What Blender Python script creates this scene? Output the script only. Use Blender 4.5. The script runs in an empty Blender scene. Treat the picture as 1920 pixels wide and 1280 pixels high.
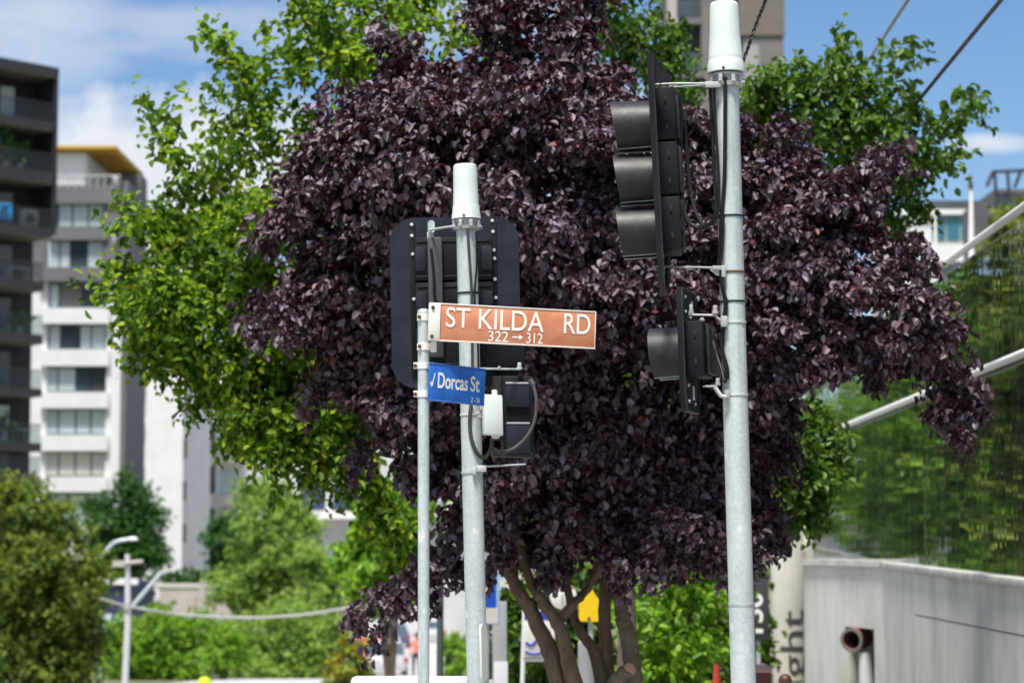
import bpy, bmesh, math, random
import numpy as np
from mathutils import Vector, Matrix
R = math.radians
sc = bpy.context.scene
COL = sc.collection
rng = np.random.default_rng(11)
random.seed(5)

# ------------------------------------------------------------------ camera
F = 4533.0                      # focal length in photo pixels (85 mm on 36 mm)
HORIZON = 1020.0
PITCH = math.atan((HORIZON - 640) / F)
EYE = 1.6
cam_d = bpy.data.cameras.new('camera')
cam = bpy.data.objects.new('camera', cam_d); COL.objects.link(cam)
cam_d.lens = 85.0; cam_d.sensor_width = 36.0; cam_d.sensor_fit = 'HORIZONTAL'
cam_d.clip_start = 0.1; cam_d.clip_end = 3000
cam.location = (0, 0, EYE); cam.rotation_euler = (math.pi/2 + PITCH, 0, 0)
cam_d.dof.use_dof = True; cam_d.dof.focus_distance = 12.3; cam_d.dof.aperture_fstop = 2.8
cam_d.dof.aperture_blades = 9
sc.camera = cam
sc.view_settings.view_transform = 'Standard'; sc.view_settings.look = 'None'
sc.view_settings.gamma = 1; sc.view_settings.use_curve_mapping = False
sc.view_settings.exposure = 0.68
sc.cycles.use_denoising = True
sc.cycles.max_bounces = 6; sc.cycles.diffuse_bounces = 3; sc.cycles.glossy_bounces = 3
sc.cycles.transmission_bounces = 3; sc.cycles.transparent_max_bounces = 6
sc.cycles.caustics_reflective = False; sc.cycles.caustics_refractive = False

# ------------------------------------------------------------------ sky + sun
SUN_EL, SUN_AZ = 68.0, 198.0    # azimuth clockwise from +Y: behind the camera, slightly to the left
world = bpy.data.worlds.new('World'); sc.world = world; world.use_nodes = True
wt = world.node_tree; wn = wt.nodes; wl = wt.links; wn.clear()
def wnode(t, **k):
    n = wn.new(t)
    for a, b in k.items(): setattr(n, a, b)
    return n
def wmath(op, a, b=None, c=None, clamp=False):
    n = wnode('ShaderNodeMath', operation=op, use_clamp=clamp)
    for i, v in enumerate((a, b, c)):
        if v is None: continue
        if isinstance(v, (int, float)): n.inputs[i].default_value = v
        else: wl.new(v, n.inputs[i])
    return n.outputs[0]
sky = wnode('ShaderNodeTexSky', sky_type='NISHITA', sun_disc=False)
sky.sun_elevation = R(SUN_EL); sky.sun_rotation = R(SUN_AZ)
sky.altitude = 300; sky.air_density = 1.0; sky.dust_density = 0.25; sky.ozone_density = 2.6
hsv = wnode('ShaderNodeHueSaturation'); hsv.inputs['Saturation'].default_value = 1.18
hsv.inputs['Value'].default_value = 0.86; hsv.inputs['Hue'].default_value = 0.505
wl.new(sky.outputs[0], hsv.inputs['Color'])
tc = wnode('ShaderNodeTexCoord'); sep = wnode('ShaderNodeSeparateXYZ'); wl.new(tc.outputs['Generated'], sep.inputs[0])
yy = wmath('MAXIMUM', sep.outputs[1], 0.02)
uu = wmath('DIVIDE', sep.outputs[0], yy); vv = wmath('DIVIDE', sep.outputs[2], yy)
comb = wnode('ShaderNodeCombineXYZ'); wl.new(uu, comb.inputs[0]); wl.new(vv, comb.inputs[1])
def wnoise(vec, scale, detail=6, rough=.55, mapscale=None):
    if mapscale:
        mp = wnode('ShaderNodeMapping'); mp.inputs['Scale'].default_value = mapscale
        wl.new(vec, mp.inputs['Vector']); vec = mp.outputs[0]
    n = wnode('ShaderNodeTexNoise'); n.inputs['Scale'].default_value = scale
    n.inputs['Detail'].default_value = detail; n.inputs['Roughness'].default_value = rough
    wl.new(vec, n.inputs['Vector']); return n.outputs['Fac']
nz = wnoise(comb.outputs[0], 24, 7)
nstreak = wnoise(comb.outputs[0], 16, 5, .6, (1, 3.2, 1))
def bank(u0, v0, ru, rv, noise, amp, soft, dens):
    a = wmath('DIVIDE', wmath('SUBTRACT', uu, u0), ru); b = wmath('DIVIDE', wmath('SUBTRACT', vv, v0), rv)
    d = wmath('ADD', wmath('MULTIPLY', a, a), wmath('MULTIPLY', b, b))
    e = wmath('SUBTRACT', 1.0, d)
    e = wmath('ADD', e, wmath('MULTIPLY', wmath('SUBTRACT', noise, 0.5), amp))
    e = wmath('MULTIPLY', e, soft, clamp=True)
    return wmath('MULTIPLY', e, dens)
banks = [bank(-.140, .156, .088, .040, nz, 2.6, 1.6, .95),      # heaped cloud low on the left
         bank(-.205, .214, .055, .034, nstreak, 1.6, .9, .6),  # thin cloud high on the left
         bank(-.120, .214, .090, .017, nstreak, 3.0, .7, .5), # streaks
         bank(-.03, .222, .08, .02, nstreak, 1.6, .8, .6),
         bank(.03, .165, .07, .03, nz, 2.0, 1.2, .8),
         bank(.2, .167, .022, .0052, nstreak, 1.2, 1.2, .75)]
gen = wnoise(tc.outputs['Generated'], 2.6, 6)
back = wmath('MULTIPLY', wmath('LESS_THAN', sep.outputs[1], 0.75), wmath('MULTIPLY', wmath('SUBTRACT', gen, .40), 6.0, clamp=True))  # unseen clouds outside the view, added to whiten the fill light
m = wmath('MULTIPLY', back, .85)
for b in banks: m = wmath('MAXIMUM', m, b)
cl = wnode('ShaderNodeMixRGB'); cl.inputs['Color1'].default_value = (4.6, 4.9, 5.5, 1); cl.inputs['Color2'].default_value = (6.6, 6.7, 6.9, 1)
wl.new(nz, cl.inputs['Fac'])
mix = wnode('ShaderNodeMixRGB'); wl.new(m, mix.inputs['Fac']); wl.new(hsv.outputs[0], mix.inputs['Color1']); wl.new(cl.outputs[0], mix.inputs['Color2'])
bg = wnode('ShaderNodeBackground'); bg.inputs['Strength'].default_value = 0.094
wl.new(mix.outputs[0], bg.inputs['Color'])
wo = wnode('ShaderNodeOutputWorld'); wl.new(bg.outputs[0], wo.inputs['Surface'])

sd = bpy.data.lights.new('sun', 'SUN'); sd.energy = 4.3; sd.angle = R(12); sd.color = (1, .955, .89)
sun = bpy.data.objects.new('sun', sd); COL.objects.link(sun)
az = R(SUN_AZ); el = R(SUN_EL)
to_sun = Vector((math.sin(az)*math.cos(el), math.cos(az)*math.cos(el), math.sin(el)))
sun.rotation_euler = to_sun.to_track_quat('Z', 'Y').to_euler()

# ------------------------------------------------------------------ helpers
ROT = Matrix.Rotation(math.pi/2 + PITCH, 3, 'X')
def P(px, py, d):
    v = ROT @ Vector(((px-960)/F, -(py-640)/F, -1.0))
    v *= d / v.y
    return Vector((v.x, v.y, v.z + EYE))
def S(d): return F / d           # photo pixels per metre at depth d

def smoothstep(a, b, x):
    t = min(1, max(0, (x-a)/(b-a))); return t*t*(3-2*t)
def ground_z(x, y):
    s = 1 - smoothstep(-1.5, 2.5, x - 0.004*max(0, y-40))
    d = 0.0
    if y > 16: d = .045*(min(y, 105)-16)
    if y > 105: d += .016*(min(y, 500)-105)
    r_ = .03*(min(y, 60)-16) if y > 16 else 0.0
    return -(s*d + (1-s)*r_)

def new_mat(name):
    m = bpy.data.materials.new(name); m.use_nodes = True
    nt = m.node_tree; nt.nodes.clear()
    return m, nt
def pbr(name, col, rough=.5, metal=0, var=.12, scale=6, bump=0, bscale=None, stretch=None, spec=.5, rvar=0, col2=None, detail=5, contrast=1.0):
    m, nt = new_mat(name); N = nt.nodes; L = nt.links
    out = N.new('ShaderNodeOutputMaterial'); b = N.new('ShaderNodeBsdfPrincipled'); L.new(b.outputs[0], out.inputs[0])
    b.inputs['Roughness'].default_value = rough; b.inputs['Metallic'].default_value = metal
    b.inputs['Specular IOR Level'].default_value = spec
    t = N.new('ShaderNodeTexCoord'); mp = N.new('ShaderNodeMapping'); L.new(t.outputs['Object'], mp.inputs[0])
    if stretch: mp.inputs['Scale'].default_value = stretch
    n = N.new('ShaderNodeTexNoise'); n.inputs['Scale'].default_value = scale; n.inputs['Detail'].default_value = detail
    n.inputs['Roughness'].default_value = .62
    L.new(mp.outputs[0], n.inputs['Vector'])
    r = N.new('ShaderNodeValToRGB')
    w = .5 - .22/contrast*.9
    r.color_ramp.elements[0].position = max(.02, w); r.color_ramp.elements[1].position = min(.98, 1-w)
    c1 = tuple(c*(1-var) for c in col[:3]) + (1,)
    c2 = (tuple(col2)[:3] + (1,)) if col2 else tuple(min(1, c*(1+var)) for c in col[:3]) + (1,)
    r.color_ramp.elements[0].color = c1; r.color_ramp.elements[1].color = c2
    L.new(n.outputs['Fac'], r.inputs[0]); L.new(r.outputs[0], b.inputs['Base Color'])
    if rvar:
        mr = N.new('ShaderNodeMapRange'); L.new(n.outputs['Fac'], mr.inputs[0])
        mr.inputs[3].default_value = max(0, rough-rvar); mr.inputs[4].default_value = min(1, rough+rvar)
        L.new(mr.outputs[0], b.inputs['Roughness'])
    if bump:
        n2 = N.new('ShaderNodeTexNoise'); n2.inputs['Scale'].default_value = bscale or scale*4; n2.inputs['Detail'].default_value = 4
        L.new(mp.outputs[0], n2.inputs['Vector'])
        bp = N.new('ShaderNodeBump'); bp.inputs['Strength'].default_value = bump; bp.inputs['Distance'].default_value = .02
        L.new(n2.outputs['Fac'], bp.inputs['Height']); L.new(bp.outputs[0], b.inputs['Normal'])
    return m
def leaf_mat(name, ramp, rough=.42, spec=.5, trans=.22, tcol=None):
    m, nt = new_mat(name); N = nt.nodes; L = nt.links
    out = N.new('ShaderNodeOutputMaterial'); b = N.new('ShaderNodeBsdfPrincipled')
    b.inputs['Roughness'].default_value = rough; b.inputs['Specular IOR Level'].default_value = spec
    g = N.new('ShaderNodeNewGeometry'); r = N.new('ShaderNodeValToRGB')
    L.new(g.outputs['Random Per Island'], r.inputs[0])
    e = r.color_ramp.elements
    while len(e) < len(ramp): e.new(.5)
    for i, (p, c) in enumerate(ramp): e[i].position = p; e[i].color = tuple(c)+(1,)
    L.new(r.outputs[0], b.inputs['Base Color'])
    tr = N.new('ShaderNodeBsdfTranslucent')
    if tcol: tr.inputs[0].default_value = tuple(tcol)+(1,)
    else:
        hs = N.new('ShaderNodeHueSaturation'); hs.inputs['Value'].default_value = 1.5; hs.inputs['Hue'].default_value = .485
        L.new(r.outputs[0], hs.inputs['Color']); L.new(hs.outputs[0], tr.inputs[0])
    mx = N.new('ShaderNodeMixShader'); mx.inputs[0].default_value = trans
    L.new(b.outputs[0], mx.inputs[1]); L.new(tr.outputs[0], mx.inputs[2]); L.new(mx.outputs[0], out.inputs[0])
    return m

INV = {}
def tag(o, label=None, cat=None, group=None, kind=None):
    if label: o['label'] = label
    if cat: o['category'] = cat
    if group: o['group'] = group
    if kind: o['kind'] = kind
    return o
def thing(name, label, cat, loc=(0, 0, 0), rz=0, group=None):
    o = bpy.data.objects.new(name, None); COL.objects.link(o)
    o.empty_display_size = .2
    o.location = loc; o.rotation_euler = (0, 0, rz)
    INV[o.name] = (Matrix.Translation(Vector(loc)) @ Matrix.Rotation(rz, 4, 'Z')).inverted()
    return tag(o, label, cat, group)

class MB:
    def __init__(s): s.v = []; s.f = []
    def add(s, vs, fs):
        k = len(s.v); s.v += [Vector(v) for v in vs]; s.f += [tuple(i+k for i in f) for f in fs]; return s
    def frame_box(s, o, x, y, z, bev=0):      # corner o, edge vectors
        o, x, y, z = map(Vector, (o, x, y, z))
        if bev <= 0:
            vs = [o+x*a+y*b+z*c for c in (0, 1) for b in (0, 1) for a in (0, 1)]
            fs = [(0,2,3,1),(4,5,7,6),(0,1,5,4),(2,6,7,3),(0,4,6,2),(1,3,7,5)]
            if x.cross(y).dot(z) < 0: fs = [f[::-1] for f in fs]
            return s.add(vs, fs)
        bm = bmesh.new(); bmesh.ops.create_cube(bm, size=1)
        lx, ly, lz = x.length, y.length, z.length
        for v in bm.verts: v.co = Vector((v.co.x*lx, v.co.y*ly, v.co.z*lz))
        bmesh.ops.bevel(bm, geom=list(bm.edges), offset=min(bev, lx*.45, ly*.45, lz*.45), segments=2, affect='EDGES', profile=.5)
        M3 = Matrix((x.normalized(), y.normalized(), z.normalized())).transposed()
        c = o + (x+y+z)/2
        flip = x.cross(y).dot(z) < 0
        bm.verts.index_update()
        vs = [M3 @ v.co + c for v in bm.verts]; fs = [tuple(v.index for v in f.verts)[::(-1 if flip else 1)] for f in bm.faces]
        bm.free(); return s.add(vs, fs)
    def box(s, x0, x1, y0, y1, z0, z1, bev=0):
        return s.frame_box((x0, y0, z0), (x1-x0, 0, 0), (0, y1-y0, 0), (0, 0, z1-z0), bev)
    def pxbox(s, x0, x1, y0, y1, d, depth, bev=0):   # front face bounds given in photo px at depth d
        a = P(x0, y1, d); b = P(x1, y0, d)
        return s.box(a.x, b.x, d, d+depth, a.z, b.z, bev)
    def cbox(s, c, x, y, z, lx, ly, lz, bev=0):
        x, y, z = Vector(x).normalized()*lx, Vector(y).normalized()*ly, Vector(z).normalized()*lz
        return s.frame_box(Vector(c)-(x+y+z)/2, x, y, z, bev)
    def tube(s, pts, rad, n=12, cap=True, closed_r=None):
        pts = [Vector(p) for p in pts]
        if isinstance(rad, (int, float)): rad = [rad]*len(pts)
        rings = []; up = None
        for i, p in enumerate(pts):
            t = (pts[min(i+1, len(pts)-1)] - pts[max(i-1, 0)])
            if t.length < 1e-9: t = Vector((0, 0, 1))
            t.normalize()
            if up is None:
                a = Vector((0, 0, 1)) if abs(t.z) < .9 else Vector((1, 0, 0))
                up = (a - t*a.dot(t)).normalized()
            else:
                up = up - t*up.dot(t); up.normalize()
            w = t.cross(up)
            rings.append([p + (up*math.cos(2*math.pi*k/n) + w*math.sin(2*math.pi*k/n))*rad[i] for k in range(n)])
        vs = [v for r in rings for v in r]; fs = []
        for i in range(len(rings)-1):
            for k in range(n):
                a = i*n+k; b = i*n+(k+1) % n
                fs.append((a, b, b+n, a+n))
        if cap: fs.append(tuple(range(n))[::-1]); fs.append(tuple(range((len(rings)-1)*n, len(rings)*n)))
        return s.add(vs, fs)
    def lathe(s, base, axis, prof, n=32, cap=True):      # prof: (height, radius)
        base = Vector(base); axis = Vector(axis).normalized()
        a = Vector((1, 0, 0)) if abs(axis.x) < .8 else Vector((0, 1, 0))
        u = (a-axis*a.dot(axis)).normalized(); w = axis.cross(u)
        vs = []; fs = []
        for h, r in prof:
            for k in range(n):
                t = 2*math.pi*k/n
                vs.append(base + axis*h + (u*math.cos(t)+w*math.sin(t))*r)
        for i in range(len(prof)-1):
            for k in range(n):
                p = i*n+k; q = i*n+(k+1) % n
                fs.append((p, q, q+n, p+n))
        if cap: fs.append(tuple(range(n))[::-1]); fs.append(tuple(range((len(prof)-1)*n, len(prof)*n)))
        return s.add(vs, fs)
    def prism(s, o, x, y, poly, z0, z1):       # poly in (x,y) of frame, extruded along x cross y
        o, x, y = Vector(o), Vector(x).normalized(), Vector(y).normalized(); z = x.cross(y)
        n = len(poly)
        vs = [o + x*a + y*b + z*z0 for a, b in poly] + [o + x*a + y*b + z*z1 for a, b in poly]
        fs = [tuple(range(n))[::-1], tuple(range(n, 2*n))] + [(i, (i+1) % n, n+(i+1) % n, n+i) for i in range(n)]
        ar = sum(poly[i][0]*poly[(i+1) % n][1]-poly[(i+1) % n][0]*poly[i][1] for i in range(n))
        if (ar < 0) != (z1 < z0): fs = [f[::-1] for f in fs]
        return s.add(vs, fs)
    def sphere(s, c, r, n=12, m=8, sc3=(1, 1, 1)):
        c = Vector(c); vs = []; fs = []
        for i in range(1, m):
            th = math.pi*i/m
            for k in range(n):
                ph = 2*math.pi*k/n
                vs.append(c + Vector((r*sc3[0]*math.sin(th)*math.cos(ph), r*sc3[1]*math.sin(th)*math.sin(ph), r*sc3[2]*math.cos(th))))
        top = len(vs); vs += [c+Vector((0, 0, r*sc3[2])), c-Vector((0, 0, r*sc3[2]))]
        for i in range(m-2):
            for k in range(n): fs.append((i*n+k, (i+1)*n+k, (i+1)*n+(k+1) % n, i*n+(k+1) % n))
        for k in range(n):
            fs.append((top, k, (k+1) % n)); fs.append((top+1, (m-2)*n+(k+1) % n, (m-2)*n+k))
        return s.add(vs, fs)
    def build(s, name, mat, parent=None, loc=None, smooth=True, local=False, angle=35):
        me = bpy.data.meshes.new(name)
        if parent is not None and not local:
            iv = INV[parent.name]; vs = [iv @ v for v in s.v]
        elif loc is not None: vs = [v-Vector(loc) for v in s.v]
        else: vs = s.v
        me.from_pydata([tuple(v) for v in vs], [], s.f); me.update()
        if smooth:
            me.shade_smooth(); me.set_sharp_from_angle(angle=R(angle))
        me.materials.append(mat)
        o = bpy.data.objects.new(name, me); COL.objects.link(o)
        if parent is not None: o.parent = parent; INV[o.name] = INV[parent.name]
        elif loc is not None:
            o.location = loc; INV[o.name] = Matrix.Translation(Vector(loc)).inverted()
        else: INV[o.name] = Matrix.Identity(4)
        return o
def rrect(w, h, r, n=6):
    pts = []
    for cx, cy, a0 in ((w/2-r, h/2-r, 0), (-w/2+r, h/2-r, 90), (-w/2+r, -h/2+r, 180), (w/2-r, -h/2+r, 270)):
        for k in range(n+1):
            a = R(a0 + 90*k/n); pts.append((cx+r*math.cos(a), cy+r*math.sin(a)))
    return pts
def bez(pts, n=8):           # Catmull-Rom through points
    pts = [Vector(p) for p in pts]; out = []
    for i in range(len(pts)-1):
        p0, p1, p2, p3 = pts[max(i-1, 0)], pts[i], pts[i+1], pts[min(i+2, len(pts)-1)]
        for k in range(n):
            t = k/n
            out.append(.5*((2*p1)+(p2-p0)*t+(2*p0-5*p1+4*p2-p3)*t*t+(3*p1-p0-3*p2+p3)*t**3))
    out.append(pts[-1]); return out
def text_geo(txt, offset=0.0):
    cu = bpy.data.curves.new('lettering', 'FONT'); cu.body = txt; cu.size = 1; cu.extrude = 0.0; cu.offset = offset; cu.resolution_u = 6
    o = bpy.data.objects.new('lettering', cu); COL.objects.link(o)
    dg = bpy.context.evaluated_depsgraph_get(); me = bpy.data.meshes.new_from_object(o.evaluated_get(dg))
    vs = np.array([v.co[:] for v in me.vertices]); fs = [tuple(p.vertices) for p in me.polygons]
    bpy.data.objects.remove(o); bpy.data.curves.remove(cu); bpy.data.meshes.remove(me)
    return vs, fs
def fit_text(mb, txt, x0, x1, y0, y1, fn, offset=0.0):
    vs, fs = text_geo(txt, offset); lo = vs.min(0); hi = vs.max(0)
    u = x0 + (vs[:, 0]-lo[0])/(hi[0]-lo[0])*(x1-x0); w = y0 + (vs[:, 1]-lo[1])/(hi[1]-lo[1])*(y1-y0)
    mb.add([fn(a, b) for a, b in zip(u, w)], fs)

# ------------------------------------------------------------------ materials
M = {}
def galv_mat():
    m, nt = new_mat('galvanised_steel'); N = nt.nodes; L = nt.links
    out = N.new('ShaderNodeOutputMaterial'); b = N.new('ShaderNodeBsdfPrincipled'); L.new(b.outputs[0], out.inputs[0])
    b.inputs['Metallic'].default_value = .2
    t = N.new('ShaderNodeTexCoord')
    def noise(scale, stretch, detail=5):
        mp = N.new('ShaderNodeMapping'); mp.inputs['Scale'].default_value = stretch; L.new(t.outputs['Object'], mp.inputs[0])
        n = N.new('ShaderNodeTexNoise'); n.inputs['Scale'].default_value = scale; n.inputs['Detail'].default_value = detail; L.new(mp.outputs[0], n.inputs['Vector']); return n.outputs['Fac']
    vo = N.new('ShaderNodeTexVoronoi'); vo.inputs['Scale'].default_value = 70; L.new(t.outputs['Object'], vo.inputs['Vector'])
    def ramp(f, stops):
        r = N.new('ShaderNodeValToRGB'); L.new(f, r.inputs[0]); e = r.color_ramp.elements
        while len(e) < len(stops): e.new(.5)
        for i, (p, c) in enumerate(stops): e[i].position = p; e[i].color = tuple(c)+(1,)
        return r.outputs[0]
    def mixc(kind, f, a, c):
        x = N.new('ShaderNodeMixRGB'); x.blend_type = kind
        if isinstance(f, float): x.inputs[0].default_value = f
        else: L.new(f, x.inputs[0])
        L.new(a, x.inputs[1]); L.new(c, x.inputs[2]); return x.outputs[0]
    base = ramp(noise(7, (1, 1, .3)), [(.3, (.43, .49, .505)), (.55, (.53, .59, .60)), (.75, (.60, .655, .66))])
    bwn = N.new('ShaderNodeRGBToBW'); L.new(vo.outputs['Color'], bwn.inputs[0]); c = mixc('SOFT_LIGHT', .22, base, bwn.outputs[0])
    st = ramp(noise(26, (1, 1, .05), 3), [(.30, (.60, .61, .60)), (.42, (1, 1, 1))])
    c = mixc('MULTIPLY', .55, c, st)
    sp = ramp(noise(16, (1, 1, .6), 7), [(.63, (0, 0, 0)), (.70, (1, 1, 1))])
    x = N.new('ShaderNodeMixRGB'); L.new(sp, x.inputs[0]); L.new(c, x.inputs[1]); x.inputs[2].default_value = (.74, .76, .75, 1)
    dk = ramp(noise(34, (1, 1, .8), 8), [(.26, (.45, .42, .38)), (.33, (1, 1, 1))])
    c = mixc('MULTIPLY', .7, x.outputs[0], dk)
    L.new(c, b.inputs['Base Color'])
    rr = N.new('ShaderNodeMapRange'); L.new(vo.outputs['Distance'], rr.inputs[0]); rr.inputs[3].default_value = .42; rr.inputs[4].default_value = .62; L.new(rr.outputs[0], b.inputs['Roughness'])
    return m
M['galv'] = galv_mat() if True else pbr('galvanised_steel', (.50, .545, .55), .48, .25, .16, 9, .05, 60, (1, 1, .35), rvar=.1, contrast=1.4)
M['galv_dull'] = pbr('dull_galvanised', (.42, .44, .44), .55, .25, .2, 14)
M['capwhite'] = pbr('cap_white_plastic', (.64, .70, .685), .5, 0, .07, 5, rvar=.06)
M['black'] = pbr('black_polycarbonate', (.006, .0065, .008), .5, 0, .4, 14, .05, 90, rvar=.12, spec=.45, detail=9, col2=(.02, .021, .023))
M['black2'] = pbr('black_housing', (.006, .007, .010), .6, 0, .35, 10, .03, 70, spec=.22, rvar=.1, detail=9)
M['board'] = pbr('target_board', (.017, .021, .031), .5, 0, .35, 7, .03, 50, spec=.25, rvar=.12, detail=9)
M['rubber'] = pbr('black_cable', (.008, .008, .010), .5, 0, .2, 20, spec=.3)
M['greycable'] = pbr('grey_cable', (.05, .046, .042), .6, 0, .2, 20)
M['bolt'] = pbr('zinc_bolt', (.75, .76, .74), .35, .4, .1, 30)
M['rust'] = pbr('rusty_bolt', (.13, .06, .03), .8, .1, .4, 60)
M['signred'] = pbr('faded_red_brown', (.54, .18, .085), .5, 0, .06, 4.5, contrast=1.5, col2=(.64, .27, .155), stretch=(1, 1, 1.6), rvar=.12, detail=8)
M['signwhite'] = pbr('sign_white', (.80, .78, .73), .5, 0, .06, 10)
M['signblue'] = pbr('sign_blue', (.022, .15, .55), .42, 0, .3, 9, stretch=(1, 1, .4), rvar=.1)
M['letterwhite'] = pbr('lettering_white', (.86, .83, .76), .55, 0, .06, 30)
M['bark'] = pbr('bark_brown', (.13, .092, .062), .9, 0, .4, 14, .6, 40, (1, 1, .3))
M['bark_grey'] = pbr('bark_grey', (.135, .11, .085), .9, 0, .35, 12, .6, 40, (1, 1, .3))
M['cutwood'] = pbr('cut_wood', (.52, .30, .20), .8, 0, .3, 25)
M['concrete'] = pbr('streaked_concrete', (.60, .585, .56), .85, 0, .25, 1.5, .1, 30, (1, 1, .4), contrast=.9, detail=9)
M['concrete2'] = pbr('cap_concrete', (.52, .51, .48), .85, 0, .25, 3, .1, 30)
M['cream'] = pbr('cream_render', (.56, .54, .48), .8, 0, .07, 3)
M['signgrey'] = pbr('charcoal_letters', (.06, .06, .065), .5, 0, .1, 10)
M['whitepaint'] = pbr('white_paint', (.84, .84, .84), .6, 0, .06, 1.5)
M['bwhite'] = pbr('white_render', (.74, .745, .76), .85, 0, .07, .5)
M['bgrey'] = pbr('mid_grey_render', (.155, .15, .165), .85, 0, .12, .5)
M['blight'] = pbr('pale_grey_render', (.56, .56, .57), .85, 0, .1, .4)
M['bdark'] = pbr('charcoal_cladding', (.018, .017, .024), .7, 0, .25, .6)
M['bslab'] = pbr('dark_slab_edge', (.034, .033, .04), .7, 0, .2, .8)
M['soffit'] = pbr('taupe_soffit', (.16, .14, .125), .8, 0, .1, 1)
M['yellowsoffit'] = pbr('golden_timber_soffit', (.60, .36, .06), .7, 0, .25, 6, stretch=(1, .1, 1))
M['balustrade'] = pbr('tinted_balustrade', (.055, .07, .08), .15, 0, .2, 1)
def see_glass(name, col, clear):
    m, nt = new_mat(name); N = nt.nodes; L = nt.links
    out = N.new('ShaderNodeOutputMaterial'); b = N.new('ShaderNodeBsdfPrincipled'); t = N.new('ShaderNodeBsdfTransparent'); x = N.new('ShaderNodeMixShader')
    b.inputs['Base Color'].default_value = tuple(col)+(1,); b.inputs['Roughness'].default_value = .1; t.inputs[0].default_value = (.8, .88, .88, 1)
    x.inputs[0].default_value = clear; L.new(b.outputs[0], x.inputs[1]); L.new(t.outputs[0], x.inputs[2]); L.new(x.outputs[0], out.inputs[0]); return m
M['seeglass'] = see_glass('clear_balustrade_glass', (.03, .04, .045), .62)
M['winpale'] = pbr('pale_blind_glass', (.50, .585, .60), .25, 0, .1, .7)
M['wincream'] = pbr('cream_blind_glass', (.60, .61, .54), .3, 0, .08, .7)
M['windark'] = pbr('dark_glass', (.06, .08, .10), .1, 0, .4, .5)
M['teal'] = pbr('teal_glass', (.03, .14, .19), .15, 0, .3, .4)
M['asphalt'] = pbr('pale_road', (.42, .41, .42), .9, 0, .08, .5)
M['paving'] = pbr('concrete_paving', (.33, .32, .31), .9, 0, .12, 2, .1, 40)
M['soil'] = pbr('dusty_verge', (.13, .13, .07), .95, 0, .3, .5)
M['navy'] = pbr('navy_panel', (.03, .04, .11), .6, 0, .15, 1)
M['beige'] = pbr('beige_wall', (.44, .40, .36), .85, 0, .12, .6)
M['brown'] = pbr('brown_metal', (.075, .03, .02), .5, .2, .3, 10)
M['maroon'] = pbr('maroon_paint', (.17, .05, .06), .45, 0, .2, 8)
M['orange'] = pbr('orange_red_plastic', (.55, .06, .035), .5, 0, .1, 10)
M['yellow'] = pbr('sign_yellow', (.85, .56, .01), .45, 0, .1, 8)
M['lime'] = pbr('lime_plastic', (.50, .72, .02), .5, 0, .1, 8)
M['signred2'] = pbr('sign_red', (.65, .12, .12), .5, 0, .1, 8)
M['posblue'] = pbr('parking_blue', (.015, .11, .68), .4, 0, .1, 8)
M['skyblue'] = pbr('sign_border_blue', (.42, .62, .88), .5, 0, .06, 8)
M['darkpole'] = pbr('dark_green_grey_pole', (.075, .085, .08), .6, .2, .2, 8)
M['steelgrey'] = pbr('steel_grey_panel', (.33, .34, .35), .55, .2, .1, 4)
M['carwhite'] = pbr('car_silver', (.62, .63, .66), .25, .2, .03, 2)
M['cardark'] = pbr('car_blue_grey', (.12, .15, .22), .25, .2, .05, 2)
M['carred'] = pbr('car_red', (.42, .05, .05), .3, 0, .05, 2)
M['tyre'] = pbr('tyre_rubber', (.02, .02, .02), .8)
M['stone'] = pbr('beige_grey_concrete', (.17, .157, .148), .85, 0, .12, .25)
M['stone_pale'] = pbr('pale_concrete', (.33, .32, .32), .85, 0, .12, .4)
M['recess_dark'] = pbr('shaded_recess', (.09, .085, .09), .8, 0, .2, .4)  # shade of recesses and niche put into the colour; small windows use it too
M['pink'] = pbr('pink_red_pipe', (.20, .075, .065), .6, 0, .25, 10)
M['cloth_blue'] = pbr('blue_towel', (.03, .32, .72), .9, 0, .1, 3)
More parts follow.
